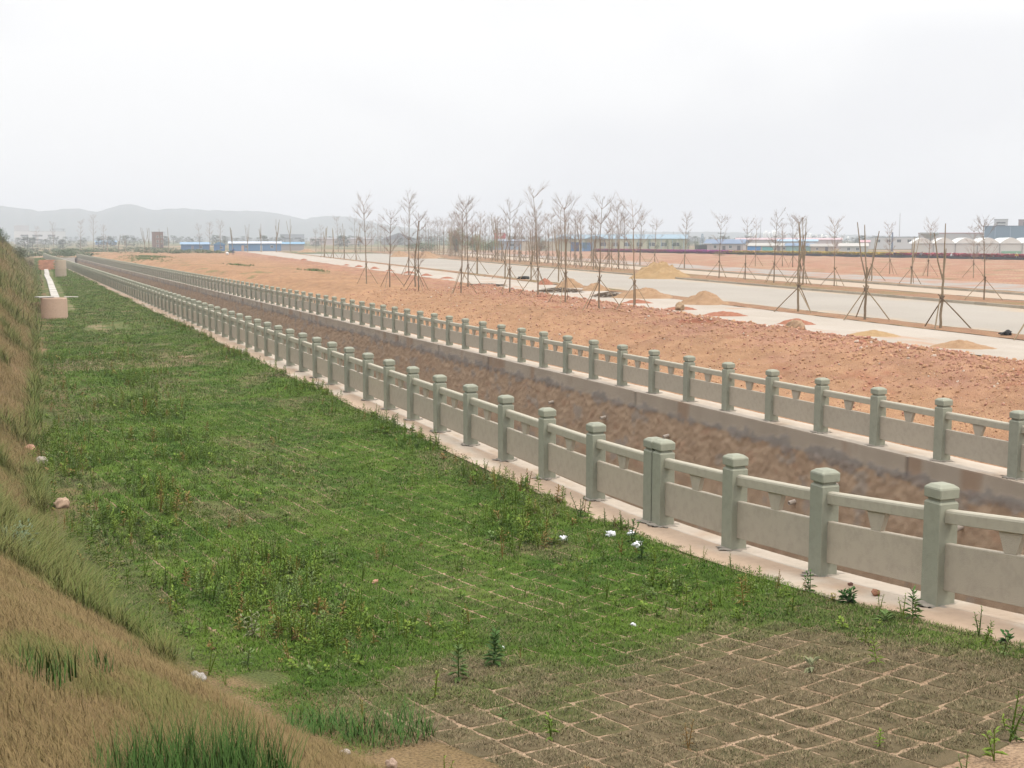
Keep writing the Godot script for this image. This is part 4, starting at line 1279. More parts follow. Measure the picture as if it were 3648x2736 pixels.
func build_left_side() -> void:
	# concrete shafts standing on the lawn
	var wide := base("concrete_shaft", Vector3(2.3, lawn_y(2.3, 75.0) - 0.02, -75.0))
	tag(wide, "wide round concrete manhole shaft standing on the lawn, nearer of two", "manhole shaft", "round concrete shafts on the lawn")
	var s := Shape.new()
	s.col = Color(0.47, 0.335, 0.255)
	s.lathe(Vector3.ZERO, [[0.725, 0.0], [0.725, 0.32], [0.722, 0.325], [0.715, 1.16], [0.69, 1.2], [0.62, 1.2], [0.6, 1.18], [0.6, 0.1], [0.0, 0.1]], 40)
	put("ring", s.mesh(M.concrete), wide)
	var lid := base("shaft_lid", Vector3(1.80, lawn_y(2.3, 75.0) + 1.19, -75.15), 0.3)
	tag(lid, "flat grey concrete lid lying askew on the nearer concrete shaft", "lid")
	s = Shape.new()
	s.col = Color(0.38, 0.36, 0.33)
	s.box(Vector3(0, 0.035, 0), Vector3(0.85, 0.06, 0.8), 0.012)
	put("slab", s.mesh(M.concrete), lid)
	var tall := base("concrete_shaft", Vector3(5.95, lawn_y(5.95, 163.0) - 0.02, -163.0))
	tag(tall, "tall narrow round concrete shaft further away on the lawn", "manhole shaft", "round concrete shafts on the lawn")
	for i in 2:
		s = Shape.new()
		s.col = Color(0.42, 0.345, 0.27) if i == 1 else Color(0.38, 0.31, 0.245)
		s.lathe(Vector3(0, i * 1.06, 0), [[0.66, 0.0], [0.67, 0.02], [0.66, 1.03], [0.64, 1.06], [0.55, 1.06], [0.54, 0.0]], 32)
		put("ring", s.mesh(M.concrete), tall)
	# pale covered drain between them and the embankment
	s = Shape.new()
	var run := [Vector2(3.0, 90.0), Vector2(3.55, 118.0), Vector2(4.1, 145.0), Vector2(4.5, 172.0), Vector2(4.75, 178.0), Vector2(5.5, 213.0)]
	var r := RandomNumberGenerator.new()
	r.seed = 9
	for i in run.size() - 1:
		var n := int((run[i + 1].y - run[i].y) / 1.2)
		for k in n:
			var a: Vector2 = run[i].lerp(run[i + 1], float(k) / n)
			var b: Vector2 = run[i].lerp(run[i + 1], (k + 0.93) / n)
			var g := r.randf_range(0.85, 1.08)
			s.col = Color(0.50 * g, 0.47 * g, 0.43 * g)
			var y := lawn_y(a.x, a.y) + 0.16 + r.randf_range(-0.015, 0.015)
			s.hexa([Vector3(a.x - 0.29, y - 0.3, -a.y), Vector3(a.x + 0.29, y - 0.3, -a.y), Vector3(b.x + 0.29, y - 0.3, -b.y), Vector3(b.x - 0.29, y - 0.3, -b.y), Vector3(a.x - 0.29, y, -a.y), Vector3(a.x + 0.29, y, -a.y), Vector3(b.x + 0.29, y, -b.y), Vector3(b.x - 0.29, y, -b.y)])
	structure(put("drain_path", s.mesh(M.concrete), self))
	s = Shape.new()
	s.col = Color(0.5, 0.47, 0.42)
	s.tube([Vector3(3.9, lawn_y(4, 102) + 0.1, -102.0), Vector3(4.9, lawn_y(5, 102) + 0.09, -101.7)], [0.045, 0.045], 8)
	tag(put("white_pipe", s.mesh(M.plain), self), "thin white pipe lying across the lawn behind the nearer shaft", "pipe")
	# red earth-block stack and planks near the end of the embankment
	var wall := base("block_stack", Vector3(5.3, lawn_y(5.3, 205.0), -205.0))
	tag(wall, "low stack of reddish blocks at the embankment foot, beyond the tall shaft", "block stack")
	for j in 8:
		for i in 6:
			s = Shape.new()
			var g := r.randf_range(0.8, 1.12)
			s.col = Color(0.47 * g, 0.235 * g, 0.155 * g)
			s.box(Vector3(-0.95 + i * 0.38 + (0.19 if j % 2 else 0.0), 0.1 + j * 0.2, r.randf_range(-0.03, 0.03)), Vector3(0.37, 0.19, 0.5), 0.01)
			put("block", s.mesh(M.concrete), wall)
	# bushes on the embankment's crest
	bush("shrub", "dark green shrub on the embankment crest at the left border", "shrub", -0.75, bank_y(-0.75, 148.0) - 0.2, 148.0, Vector3(2.2, 2.1, 3.4), 1900, 0.13, Color(0.035, 0.07, 0.02), Color(0.08, 0.12, 0.035), 21)
	bush("shrub", "brownish green shrub hanging over the embankment's far slope", "shrub", 1.0, bank_y(1.0, 163.0) - 0.3, 163.0, Vector3(2.2, 1.9, 4.0), 1700, 0.13, Color(0.05, 0.07, 0.025), Color(0.10, 0.09, 0.05), 22)
	bush("shrub", "greyish bramble at the far lower end of the embankment", "shrub", 2.5, bank_y(2.5, 178.0) - 0.3, 178.0, Vector3(2.0, 1.8, 6.0), 1500, 0.12, Color(0.09, 0.075, 0.05), Color(0.15, 0.12, 0.085), 23)
	bush("shrub", "dead brown bush on the lawn at the embankment foot behind the nearer shaft", "shrub", 1.55, lawn_y(1.5, 80.0), 80.0, Vector3(1.3, 0.75, 1.2), 700, 0.09, Color(0.13, 0.075, 0.04), Color(0.19, 0.12, 0.07), 24, 14)
	bush("shrub", "grey leaved low shrub hanging on the slope at the left border above the weeds", "shrub", -0.05, bank_y(-0.05, 14.4), 14.4, Vector3(0.5, 0.4, 0.5), 240, 0.06, Color(0.09, 0.13, 0.07), Color(0.15, 0.18, 0.11), 25)


# ---------------------------------------------------------------- far buildings
func gable(s: Shape, w: float, d: float, y: float, rise: float, over: float, along_x: bool) -> void:   # a solid roof with eaves, on a box of w by d
	var a := w * 0.5 + over
	var b := d * 0.5 + over
	var th := 0.12
	var e := [Vector3(-a, y, b), Vector3(a, y, b), Vector3(a, y, -b), Vector3(-a, y, -b)]
	var up := Vector3(0, th, 0)
	if along_x:
		var r0 := Vector3(-a, y + rise, 0); var r1 := Vector3(a, y + rise, 0)
		s.quad(e[0] + up, r0 + up, r1 + up, e[1] + up); s.quad(e[2] + up, r1 + up, r0 + up, e[3] + up)
		s.tri(e[3] + up, r0 + up, e[0] + up); s.tri(e[1] + up, r1 + up, e[2] + up)
	else:
		var r0 := Vector3(0, y + rise, b); var r1 := Vector3(0, y + rise, -b)
		s.quad(e[1] + up, r0 + up, r1 + up, e[2] + up); s.quad(e[3] + up, r1 + up, r0 + up, e[0] + up)
		s.tri(e[0] + up, r0 + up, e[1] + up); s.tri(e[2] + up, r1 + up, e[3] + up)
	for i in 4:
		var k := (i + 1) % 4
		s.quad(e[i], e[i] + up, e[k] + up, e[k])
	s.quad(e[0], e[1], e[2], e[3])

func house(called: String, label: String, category: String, x: float, t: float, y: float, w: float, d: float, h: float, rise: float, along_x: bool, wall_c: Color, roof_c: Color, windows: Array, doors: Array, turn := 0.0, group := "") -> Node3D:
	var root := base(called, Vector3(x, y, -t), facing(x, t) + turn)
	tag(root, label, category, group)
	var s := Shape.new()
	s.col = wall_c * 0.88
	s.box(Vector3(0, h * 0.5 - 0.3, -d * 0.5), Vector3(w, h + 0.6, d))
	if not along_x and rise > 0.0:
		s.tri(Vector3(-w * 0.5, h, 0.001), Vector3(0, h + rise * 0.97, 0.001), Vector3(w * 0.5, h, 0.001))
	put("wall", s.mesh(M.sheet), root)
	s = Shape.new()
	s.col = roof_c * 0.82
	if rise > 0.0: gable(s, w, d, h, rise, 0.35, along_x)
	else: s.box(Vector3(0, h + 0.1, 0), Vector3(w + 0.3, 0.2, d + 0.3))
	put("roof", s.mesh(M.sheet), root, Vector3(0, 0, -d * 0.5))
	for q in windows:   # [x, y, w, h]
		s = Shape.new()
		s.col = Color(0.55, 0.55, 0.52)
		for b in [[0.0, q[3] * 0.5, q[2], 0.08], [0.0, -q[3] * 0.5, q[2] + 0.1, 0.09], [-q[2] * 0.5, 0.0, 0.08, q[3]], [q[2] * 0.5, 0.0, 0.08, q[3]], [0.0, 0.0, 0.06, q[3] - 0.1]]:
			s.box(Vector3(b[0], b[1], 0.03), Vector3(b[2], b[3], 0.08))
		var o := put("window", s.mesh(M.sheet), root, Vector3(q[0], q[1], 0))
		s = Shape.new()
		s.col = Color(1, 1, 1)
		s.box(Vector3(0, 0, 0.012), Vector3(q[2] - 0.06, q[3] - 0.06, 0.02))
		put("pane", s.mesh(M.glass), o)
	for q in doors:   # [x, w, h, colour]
		s = Shape.new()
		s.col = q[3]
		s.box(Vector3(q[0], q[2] * 0.5, 0.03), Vector3(q[1], q[2], 0.07))
		s.col = q[3] * 0.6
		s.box(Vector3(q[0], q[2] * 0.5, 0.07), Vector3(0.05, q[2] - 0.1, 0.02))
		put("door", s.mesh(M.sheet), root)
	return root

func pole(label: String, category: String, x: float, t: float, h: float, r0: float, head: String, c: Color) -> void:
	var root := base("mast" if head != "cross" else "utility_pole", Vector3(x, far_y(x, t) - 0.3, -t), facing(x, t))
	tag(root, label, category)
	var s := Shape.new()
	s.col = c
	if head == "lattice":
		for q in [[-1, -1], [1, -1], [1, 1], [-1, 1]]:
			s.tube([Vector3(q[0], 0, q[1]) * r0 * 3.0, Vector3(q[0] * r0 * 0.5, h, q[1] * r0 * 0.5)], [r0 * 0.5, r0 * 0.35], 4)
		for i in 8:
			var f := i / 8.0
			var w := lerpf(3.0, 0.5, f) * r0
			var w2 := lerpf(3.0, 0.5, f + 0.125) * r0
			s.tube([Vector3(-w, f * h, w), Vector3(w2, (f + 0.125) * h, w2)], [r0 * 0.25, r0 * 0.25], 3, false)
			s.tube([Vector3(w, f * h, w), Vector3(-w2, (f + 0.125) * h, w2)], [r0 * 0.25, r0 * 0.25], 3, false)
	else:
		s.tube([Vector3.ZERO, Vector3(0, h * 0.5, 0), Vector3(0, h, 0)], [r0, r0 * 0.8, r0 * 0.55], 8)
	put("pole", s.mesh(M.plain), root)
	if head == "lamp" or head == "cross":
		s = Shape.new()
		s.col = c * 0.8
		if head == "lamp":
			for q in [-1.0, 1.0]: s.box(Vector3(q * 0.5, h, 0), Vector3(0.7, 0.25, 0.4), 0.03)
			s.box(Vector3(0, h - 0.25, 0), Vector3(1.6, 0.1, 0.1))
		else:
			s.box(Vector3(0, h - 0.5, 0), Vector3(2.2, 0.16, 0.14))
			for q in [-0.95, 0.0, 0.95]: s.tube([Vector3(q, h - 0.42, 0), Vector3(q, h - 0.16, 0)], [0.06, 0.05], 6)
		put("lamp_head" if head == "lamp" else "cross_arm", s.mesh(M.plain), root)

func build_far() -> void:
	var cream := Color(0.50, 0.49, 0.36)
	var blue_roof := Color(0.24, 0.34, 0.415)
	var blue := Color(0.05, 0.16, 0.36)
	var grey := Color(0.36, 0.33, 0.30)
	# the long workers' block
	var win := []
	for i in 7:
		win.append([-7.0 + i * 4.2, 2.45, 1.0, 1.35]); win.append([-5.9 + i * 4.2, 2.45, 1.0, 1.35])
	var dorm := house("barracks", "long cream barrack block with a pale blue roof behind the dirt field", "building", 197.0, 382.0, 0.9, 45.0, 10.0, 4.3, 1.5, true, cream, blue_roof, win, [[-16.9, 1.3, 3.2, Color(0.05, 0.14, 0.30)], [-15.4, 1.3, 3.2, Color(0.03, 0.07, 0.16)], [-12.2, 4.2, 3.1, Color(0.10, 0.22, 0.42)]])
	for i in 12:
		var s := Shape.new()
		s.col = Color(0.30, 0.40, 0.48)
		s.box(Vector3(-21.5 + i * 3.9, 2.15, 0.06), Vector3(0.22, 4.3, 0.12))
		put("pilaster", s.mesh(M.sheet), dorm)
	for q in [[-20.0, 6.5], [-9.0, 7.0]]:
		var s := Shape.new()
		s.col = blue_roof * 0.8
		gable(s, q[1], 5.0, 4.25, 1.1, 0.3, false)
		put("porch_roof", s.mesh(M.sheet), dorm, Vector3(q[0], 0.05, -1.0))
	var trees := [-12.6, -3.4, 3.2, 6.1, 9.2, 12.0, 15.4, 17.8, 20.0, 22.6, 25.4]
	for i in trees.size():
		var a := facing(197.0, 382.0)
		var p := Vector3(197.0, 0.9, -382.0) + Vector3(trees[i], 0, 4.5).rotated(Vector3.UP, a)
		bush("columnar_tree", "small narrow green tree, %s from the left in the row before the cream barracks" % NTH[i], "tree", p.x, 0.9, -p.z, Vector3(2.0, 4.4 + 0.5 * sin(i * 2.0), 1.8), 420, 0.28, Color(0.06, 0.10, 0.035), Color(0.13, 0.16, 0.06), 800 + i, 2, "row of trees before the barracks")
	# sheds right of it
	house("shed", "pinkish gabled shed with a blue roof behind the magenta flowers", "shed", 233.0, 374.0, 0.8, 14.0, 9.0, 2.7, 1.5, true, Color(0.50, 0.42, 0.41), Color(0.15, 0.21, 0.31), [[-3.0, 1.7, 1.0, 1.0], [2.5, 1.7, 1.0, 1.0]], [[0.2, 1.1, 2.0, Color(0.10, 0.09, 0.09)], [5.5, 1.2, 2.1, Color(0.12, 0.10, 0.10)]], -0.25)
	var aw := base("open_stall", Vector3(221.0, 0.9, -368.0), facing(221.0, 368.0))
	tag(aw, "small open stall with a pale sheet roof between the barracks and the pink shed", "stall")
	var s := Shape.new()
	s.col = Color(0.55, 0.55, 0.55)
	s.box(Vector3(0, 2.75, -1.5), Vector3(6.0, 0.15, 4.0))
	put("roof", s.mesh(M.sheet), aw)
	for q in [[-2.6, 0.2], [2.6, 0.2], [-2.6, -3.2], [2.6, -3.2]]:
		s = Shape.new()
		s.col = Color(0.30, 0.30, 0.30)
		s.box(Vector3(q[0], 1.35, q[1]), Vector3(0.14, 2.7, 0.14))
		put("post", s.mesh(M.sheet), aw)
	s = Shape.new()
	s.col = Color(0.06, 0.07, 0.06)
	s.box(Vector3(-0.6, 1.1, -1.8), Vector3(4.2, 2.2, 1.8), 0.2)
	put("stored_goods", s.mesh(M.plain), aw)
	house("shed", "grey-roofed shack with bright blue and teal fronts behind the yellow flowers", "shed", 240.0, 357.0, 0.8, 14.0, 6.0, 2.0, 0.9, true, Color(0.40, 0.38, 0.34), Color(0.42, 0.40, 0.36), [[5.4, 1.2, 0.8, 0.8]], [[-4.6, 4.4, 1.9, Color(0.05, 0.22, 0.50)], [0.0, 3.6, 1.7, Color(0.10, 0.35, 0.36)], [3.6, 1.0, 1.8, Color(0.16, 0.13, 0.12)]])
	house("shed", "low shack with a blue sheet roof and teal front", "shed", 248.0, 350.0, 0.8, 9.0, 6.0, 2.0, 0.9, true, Color(0.22, 0.40, 0.40), Color(0.16, 0.24, 0.35), [], [[1.0, 1.0, 1.8, Color(0.14, 0.14, 0.14)]])
	house("shed", "low beige shack with a grey roof, right of the teal-fronted shack", "shed", 253.5, 345.0, 0.8, 7.5, 6.0, 1.8, 0.9, true, Color(0.42, 0.36, 0.29), grey, [[-1.6, 1.1, 0.8, 0.8]], [[1.5, 1.0, 1.7, Color(0.1, 0.09, 0.09)]])
	house("shed", "white-walled shack with a pale grey roof, rightmost of the low row", "shed", 255.5, 331.0, 0.8, 9.0, 6.0, 1.9, 1.0, true, Color(0.52, 0.49, 0.47), Color(0.45, 0.43, 0.39), [[-1.5, 1.1, 0.9, 0.9], [1.3, 1.1, 0.9, 0.9]], [])
	house("shed", "low long roof in faded pink far behind the shacks", "shed", 320.0, 460.0, 1.5, 46.0, 10.0, 3.6, 0.8, true, Color(0.48, 0.42, 0.42), Color(0.50, 0.36, 0.38), [], [])
	house("shed", "long shed with a faded red roof left of the greenhouse, far away", "shed", 345.0, 415.0, 1.4, 34.0, 10.0, 2.6, 0.9, true, Color(0.5, 0.46, 0.46), Color(0.50, 0.28, 0.30), [], [])
	house("shed", "pale blue-roofed low building behind the teal shack", "shed", 300.0, 425.0, 1.2, 16.0, 8.0, 3.2, 0.8, true, Color(0.45, 0.47, 0.5), Color(0.30, 0.44, 0.58), [], [])
	house("house_row", "white far building with a flat roof left of the greenhouse", "building", 330.0, 402.0, 2.0, 18.0, 8.0, 4.0, 0.0, true, Color(0.55, 0.55, 0.56), Color(0.30, 0.36, 0.42), [[-6.0, 2.6, 1.6, 1.2], [-2.0, 2.6, 1.6, 1.2], [2.0, 2.6, 1.6, 1.2], [6.0, 2.6, 1.6, 1.2]], [])
	# factory
	house("factory", "low grey factory hall with a red roof edge behind the greenhouse", "building", 346.0, 388.0, 2.0, 24.0, 18.0, 5.6, 0.0, true, Color(0.42, 0.42, 0.43), Color(0.36, 0.06, 0.07), [], [])
	var fac := house("factory", "tall slate blue factory hall at the right border behind the greenhouse", "building", 366.0, 369.0, 2.0, 30.0, 24.0, 8.3, 0.0, true, Color(0.14, 0.22, 0.30), Color(0.12, 0.18, 0.25), [], [])
	for i in 5:
		s = Shape.new()
		s.col = Color(0.24, 0.32, 0.40)
		s.box(Vector3(-11.0 + i * 5.5, 4.1, 0.05), Vector3(0.25, 8.2, 0.12))
		put("panel_seam", s.mesh(M.sheet), fac)
	house("rooftop_block", "white block with louvred sides rising behind the slate blue hall, left of two", "building", 387.0, 404.0, 2.0, 5.4, 6.0, 11.6, 0.0, true, Color(0.52, 0.52, 0.53), Color(0.45, 0.46, 0.47), [[0.0, 10.2, 3.6, 0.7], [0.0, 9.0, 3.6, 0.7]], [])
	house("rooftop_block", "grey block with a window band rising behind the slate blue hall, right of two", "building", 396.0, 396.0, 2.0, 10.5, 6.0, 11.4, 0.0, true, Color(0.30, 0.22, 0.22), Color(0.40, 0.40, 0.42), [[-2.6, 9.8, 1.6, 1.6], [-0.4, 9.8, 1.6, 1.6], [1.8, 9.8, 1.6, 1.6], [4.0, 9.8, 1.6, 1.6]], [])
	var fun := base("water_tower", Vector3(327.0, 2.0, -378.0))
	tag(fun, "grey funnel-shaped tower head beside the low grey factory hall", "tower")
	s = Shape.new()
	s.col = Color(0.34, 0.36, 0.38)
	s.lathe(Vector3.ZERO, [[1.2, 0.0], [1.2, 3.6], [1.5, 3.8]], 20)
	put("stem", s.mesh(M.plain), fun)
	s = Shape.new()
	s.col = Color(0.38, 0.40, 0.42)
	s.lathe(Vector3.ZERO, [[1.5, 3.7], [3.6, 5.4], [3.6, 5.8], [0.0, 6.1]], 20)
	put("bowl", s.mesh(M.plain), fun)
	build_greenhouse()
	# left side
	house("shed", "long bright blue site shed with a white roof edge, behind the forked pole trees", "shed", 83.0, 450.0, 0.95, 18.6, 7.0, 2.6, 0.75, true, Color(0.10, 0.21, 0.37), Color(0.48, 0.53, 0.60), [[-3.0, 1.5, 1.0, 0.9], [6.0, 1.5, 1.0, 0.9]], [[-4.4, 0.9, 2.0, Color(0.40, 0.28, 0.22)], [2.2, 0.9, 2.0, Color(0.30, 0.36, 0.42)]], 0.0, "blue site sheds")
	house("shed", "blue site shed with a lighter blue roof, left of the long one", "shed", 62.5, 455.0, 0.95, 10.0, 7.0, 2.3, 0.8, true, Color(0.09, 0.17, 0.32), Color(0.22, 0.34, 0.48), [[2.0, 1.4, 0.9, 0.8]], [[-1.0, 0.9, 1.9, Color(0.22, 0.20, 0.24)]], 0.0, "blue site sheds")
	house("shed", "gable-ended blue site shed between the two longer blue sheds", "shed", 70.8, 453.5, 0.95, 3.9, 8.0, 2.2, 1.0, false, Color(0.09, 0.19, 0.38), Color(0.10, 0.24, 0.42), [[0.7, 1.2, 0.9, 0.8]], [], 0.0, "blue site sheds")
	house("shed", "small blue shed far off in the fields at left", "shed", 63.0, 898.0, 1.6, 14.0, 7.0, 2.6, 0.9, true, Color(0.06, 0.18, 0.42), Color(0.18, 0.36, 0.56), [], [])
	house("shed", "grey-blue low shed right of the long bright blue one", "shed", 99.0, 462.0, 0.95, 9.0, 6.0, 2.4, 0.7, true, Color(0.32, 0.31, 0.30), Color(0.16, 0.33, 0.48), [], [])
	var tw := house("tower_block", "rust brown unfinished tower standing alone in the fields at left", "tower", 65.5, 596.0, 1.1, 4.2, 3.0, 7.6, 0.0, true, Color(0.22, 0.115, 0.08), Color(0.20, 0.12, 0.09), [[-0.9, 5.6, 1.0, 1.0], [0.9, 5.6, 1.0, 1.0], [-0.9, 3.4, 1.0, 1.0], [0.9, 3.4, 1.0, 1.0], [-0.9, 1.4, 1.0, 1.0]], [[1.0, 0.9, 1.9, Color(0.06, 0.05, 0.05)]], 0.5)
	for i in 5:
		s = Shape.new()
		s.col = Color(0.10, 0.085, 0.07)
		s.tube([Vector3(-2.6 + i * 1.3, -0.3, 0.7), Vector3(-2.6 + i * 1.3, 7.9, 0.7)], [0.06, 0.06], 5)
		put("scaffold_pole", s.mesh(M.plain), tw)
	var wa := house("office_block", "large white flat-roofed building in the haze at far left", "building", 25.0, 1100.0, 3.0, 40.0, 18.0, 10.0, 0.0, true, Color(0.60, 0.60, 0.60), Color(0.5, 0.5, 0.5), [[-12.0, 6.5, 6.0, 1.5], [-2.0, 6.5, 8.0, 1.5], [9.0, 6.5, 6.0, 1.5], [-12.0, 3.0, 6.0, 1.5], [-2.0, 3.0, 8.0, 1.5]], [])
	s = Shape.new()
	s.col = Color(0.40, 0.40, 0.41)
	s.box(Vector3(-14.0, 12.6, -6.0), Vector3(11.4, 4.6, 8.0))
	put("roof_storey", s.mesh(M.plain), wa)
	s = Shape.new()
	s.col = Color(0.33, 0.34, 0.36)
	s.box(Vector3(14.5, 12.0, -4.0), Vector3(11.0, 0.5, 10.0))
	for q in [-4.0, 4.0]: s.box(Vector3(14.5 + q, 10.9, -4.0), Vector3(0.8, 1.8, 0.8))
	put("canopy", s.mesh(M.plain), wa)
	house("office_block", "grey flat-roofed blocks in the haze right of the long blue shed", "building", 189.0, 880.0, 2.0, 17.0, 10.0, 7.5, 0.0, true, Color(0.30, 0.32, 0.36), Color(0.26, 0.29, 0.33), [[-4.0, 4.8, 5.0, 1.4], [4.0, 4.8, 5.0, 1.4]], [])
	house("house_row", "long hazy row of low grey houses behind the saplings", "building", 205.0, 800.0, 1.8, 42.0, 10.0, 4.2, 1.0, true, Color(0.42, 0.36, 0.34), Color(0.24, 0.22, 0.22), [[-12.0, 2.4, 2.0, 1.4], [-4.0, 2.4, 2.0, 1.4], [4.0, 2.4, 2.0, 1.4], [12.0, 2.4, 2.0, 1.4]], [])
	house("house_row", "hazy low roof with a sloping dark gable behind the saplings", "building", 232.0, 760.0, 1.8, 22.0, 12.0, 4.0, 4.2, false, Color(0.30, 0.29, 0.29), Color(0.20, 0.20, 0.22), [[0.0, 2.4, 2.0, 1.4]], [])
	house("shed", "low blue-grey warehouse beneath the red board", "building", 188.0, 463.0, 1.0, 13.0, 8.0, 3.6, 0.5, true, Color(0.26, 0.31, 0.38), Color(0.28, 0.36, 0.46), [[-3.0, 2.0, 1.6, 1.2], [1.0, 2.0, 1.6, 1.2]], [[4.5, 1.4, 2.4, Color(0.16, 0.30, 0.46)]])
	house("wall_building", "plain beige long wall left of the barracks", "building", 187.0, 431.0, 1.0, 13.4, 6.0, 3.4, 0.0, true, Color(0.50, 0.42, 0.33), Color(0.40, 0.45, 0.5), [], [])
	var bill := base("billboard", Vector3(177.0, 1.0, -446.0), facing(177.0, 446.0))
	tag(bill, "faded red board with a white downward wedge on a frame, behind the saplings", "billboard")
	s = Shape.new()
	s.col = Color(0.42, 0.10, 0.12)
	s.box(Vector3(0, 5.6, 0), Vector3(4.4, 2.2, 0.2))
	s.col = Color(0.6, 0.55, 0.55)
	s.tri(Vector3(-1.6, 6.5, 0.11), Vector3(1.6, 6.5, 0.11), Vector3(0, 4.7, 0.11))
	put("board", s.mesh(M.plain), bill)
	for q in [-1.6, 1.6]:
		s = Shape.new()
		s.col = Color(0.3, 0.3, 0.3)
		s.box(Vector3(q, 2.3, -0.15), Vector3(0.16, 4.6, 0.16))
		put("leg", s.mesh(M.plain), bill)
	# thicket, bushes, tree lines
	var b0 := Color(0.12, 0.165, 0.045)
	var b1 := Color(0.23, 0.25, 0.09)
	bush("bamboo_thicket", "tallest olive green bamboo clump behind the road, left part of the thicket", "bush", 134.0, 0.9, 376.0, Vector3(7.0, 7.2, 5.0), 2600, 0.5, b0, b1, 811, 16, "bamboo thicket")
	bush("bamboo_thicket", "olive green bamboo clump, middle part of the thicket", "bush", 140.5, 0.9, 375.0, Vector3(7.0, 5.4, 5.0), 2000, 0.45, b0, b1, 812, 14, "bamboo thicket")
	bush("bamboo_thicket", "lower green bamboo clump, right end of the thicket", "bush", 147.0, 0.9, 378.0, Vector3(6.5, 4.2, 5.0), 1500, 0.45, Color(0.08, 0.14, 0.04), b1, 813, 12, "bamboo thicket")
	bush("bush", "low wide green bush left of the bamboo thicket", "bush", 131.0, 0.9, 400.0, Vector3(12.0, 3.0, 4.0), 1600, 0.45, Color(0.07, 0.12, 0.04), Color(0.14, 0.17, 0.07), 814)
	bush("bush", "round grey-green tree beside the barracks' left end", "tree", 176.0, 0.9, 404.0, Vector3(4.2, 4.4, 4.0), 900, 0.4, Color(0.09, 0.11, 0.05), Color(0.16, 0.16, 0.08), 815)
	bush("bush", "dark low bushes along the beige wall", "bush", 180.0, 0.9, 415.0, Vector3(10.0, 2.2, 3.0), 900, 0.35, Color(0.06, 0.09, 0.03), Color(0.13, 0.14, 0.06), 816)
	bush("bush", "brown dry weed clump on the dirt field left of the shacks", "bush", 146.0, 0.9, 236.0, Vector3(3.2, 1.3, 2.0), 400, 0.22, Color(0.17, 0.13, 0.06), Color(0.24, 0.18, 0.10), 817)
	bush("bush", "dark green bush clump at the end of the channel", "bush", 13.5, 0.0, 352.0, Vector3(8.0, 2.0, 6.0), 1400, 0.35, Color(0.05, 0.09, 0.03), Color(0.11, 0.15, 0.05), 818)
	bush("bush", "green scrub beyond the end of the near railing", "bush", 22.0, 0.0, 430.0, Vector3(14.0, 2.2, 6.0), 1500, 0.4, Color(0.06, 0.10, 0.03), Color(0.13, 0.16, 0.06), 819)
	var r := RandomNumberGenerator.new()
	r.seed = 88
	var tree := Shape.new()
	for i in 90:
		var f := r.randf()
		var a := r.randf() * TAU
		var k := r.randf_range(0.7, 1.2)
		tree.col = Color(k, k, k)
		var at := Vector3(cos(a), 0, sin(a)) * 0.26 * (1.0 - f * 0.75) * sqrt(r.randf()) + Vector3(0, 0.15 + 0.85 * f, 0)
		leaf_to(tree, at, Vector3(cos(a), r.randf_range(0.0, 1.0), sin(a)).normalized(), 0.16, 0.09, 0.1)
	tree.col = Color(0.8, 0.6, 0.5)
	tree.tube([Vector3.ZERO, Vector3(0, 0.5, 0), Vector3(0, 0.95, 0)], [0.02, 0.014, 0.004], 4, false)
	var far_tree := tree.mesh(M.leaf)
	var belt := [[], []]
	var bc := [[], []]
	for i in 34:
		var f := i / 33.0
		var x := lerpf(492.0, 545.0, f) + r.randf_range(-1.5, 1.5)
		var t := lerpf(752.0, 712.0, f) + r.randf_range(-8.0, 8.0)
		var o := put("conifer", far_tree, self, Vector3(x, far_y(x, t) - 0.5, -t), r.randf() * TAU)
		var h := r.randf_range(7.5, 11.0) * (1.0 - 0.35 * f)
		o.scale = Vector3(h * 0.75, h, h * 0.75)
		tag(o, "dark hazy conifer in the tree belt behind the shacks", "tree", "conifer belt behind the shacks")
	far_tree.surface_get_material(0)
	for i in 2300:
		var a := deg_to_rad(lerpf(-14.0, 62.0, r.randf()))
		var d := r.randf_range(620.0, 1900.0)
		var x := sin(a) * d
		var t := cos(a) * d
		if na.get_noise_2d(x * 0.6, t * 0.6) < -0.02 and r.randf() < 0.85: continue
		var s2 := r.randf_range(3.0, 6.5)
		belt[0].append(Transform3D(Basis(Vector3.UP, r.randf() * TAU).scaled(Vector3(s2 * 1.7, s2, s2 * 1.7)), Vector3(x, far_y(x, t) - 0.4, -t)))
		bc[0].append(mixc(Color(0.045, 0.07, 0.03), Color(0.10, 0.12, 0.06), r.randf()))
	many("far_trees", far_tree, belt[0], bc[0], self, "hazy far-off belts of trees across the plain", "trees")
	# scrub over the left fields
	var sp := []
	var sc := []
	for i in 2200:
		var t := 358.0 + 240.0 * pow(r.randf(), 1.4)
		var x := r.randf_range(-20.0, 62.0)
		if na.get_noise_2d(x * 1.8, t * 0.9) < 0.05: continue
		sp.append(spot(x, far_y(x, t) - 0.05, t, 1.0, r))
		sc.append(mixc(Color(0.06, 0.10, 0.03), Color(0.15, 0.16, 0.07), r.randf()))
	var scrub := Shape.new()
	for i in 40:
		var a := r.randf() * TAU
		scrub.col = Color(1, 1, 1) * r.randf_range(0.8, 1.2)
		leaf_to(scrub, Vector3(cos(a), 0, sin(a)) * 0.9 * r.randf() + Vector3(0, r.randf() * 0.6, 0), Vector3(cos(a), 0.9, sin(a)).normalized(), 0.5, 0.2, 0.1)
	many("scrub", scrub.mesh(M.leaf), sp, sc, self, "green scrub in the fields beyond the end of the channel", "scrub")
	# masts
	pole("tall thin hazy mast behind the shacks, over the conifer belt", "mast", 387.0, 583.0, 13.5, 0.22, "plain", Color(0.4, 0.4, 0.42))
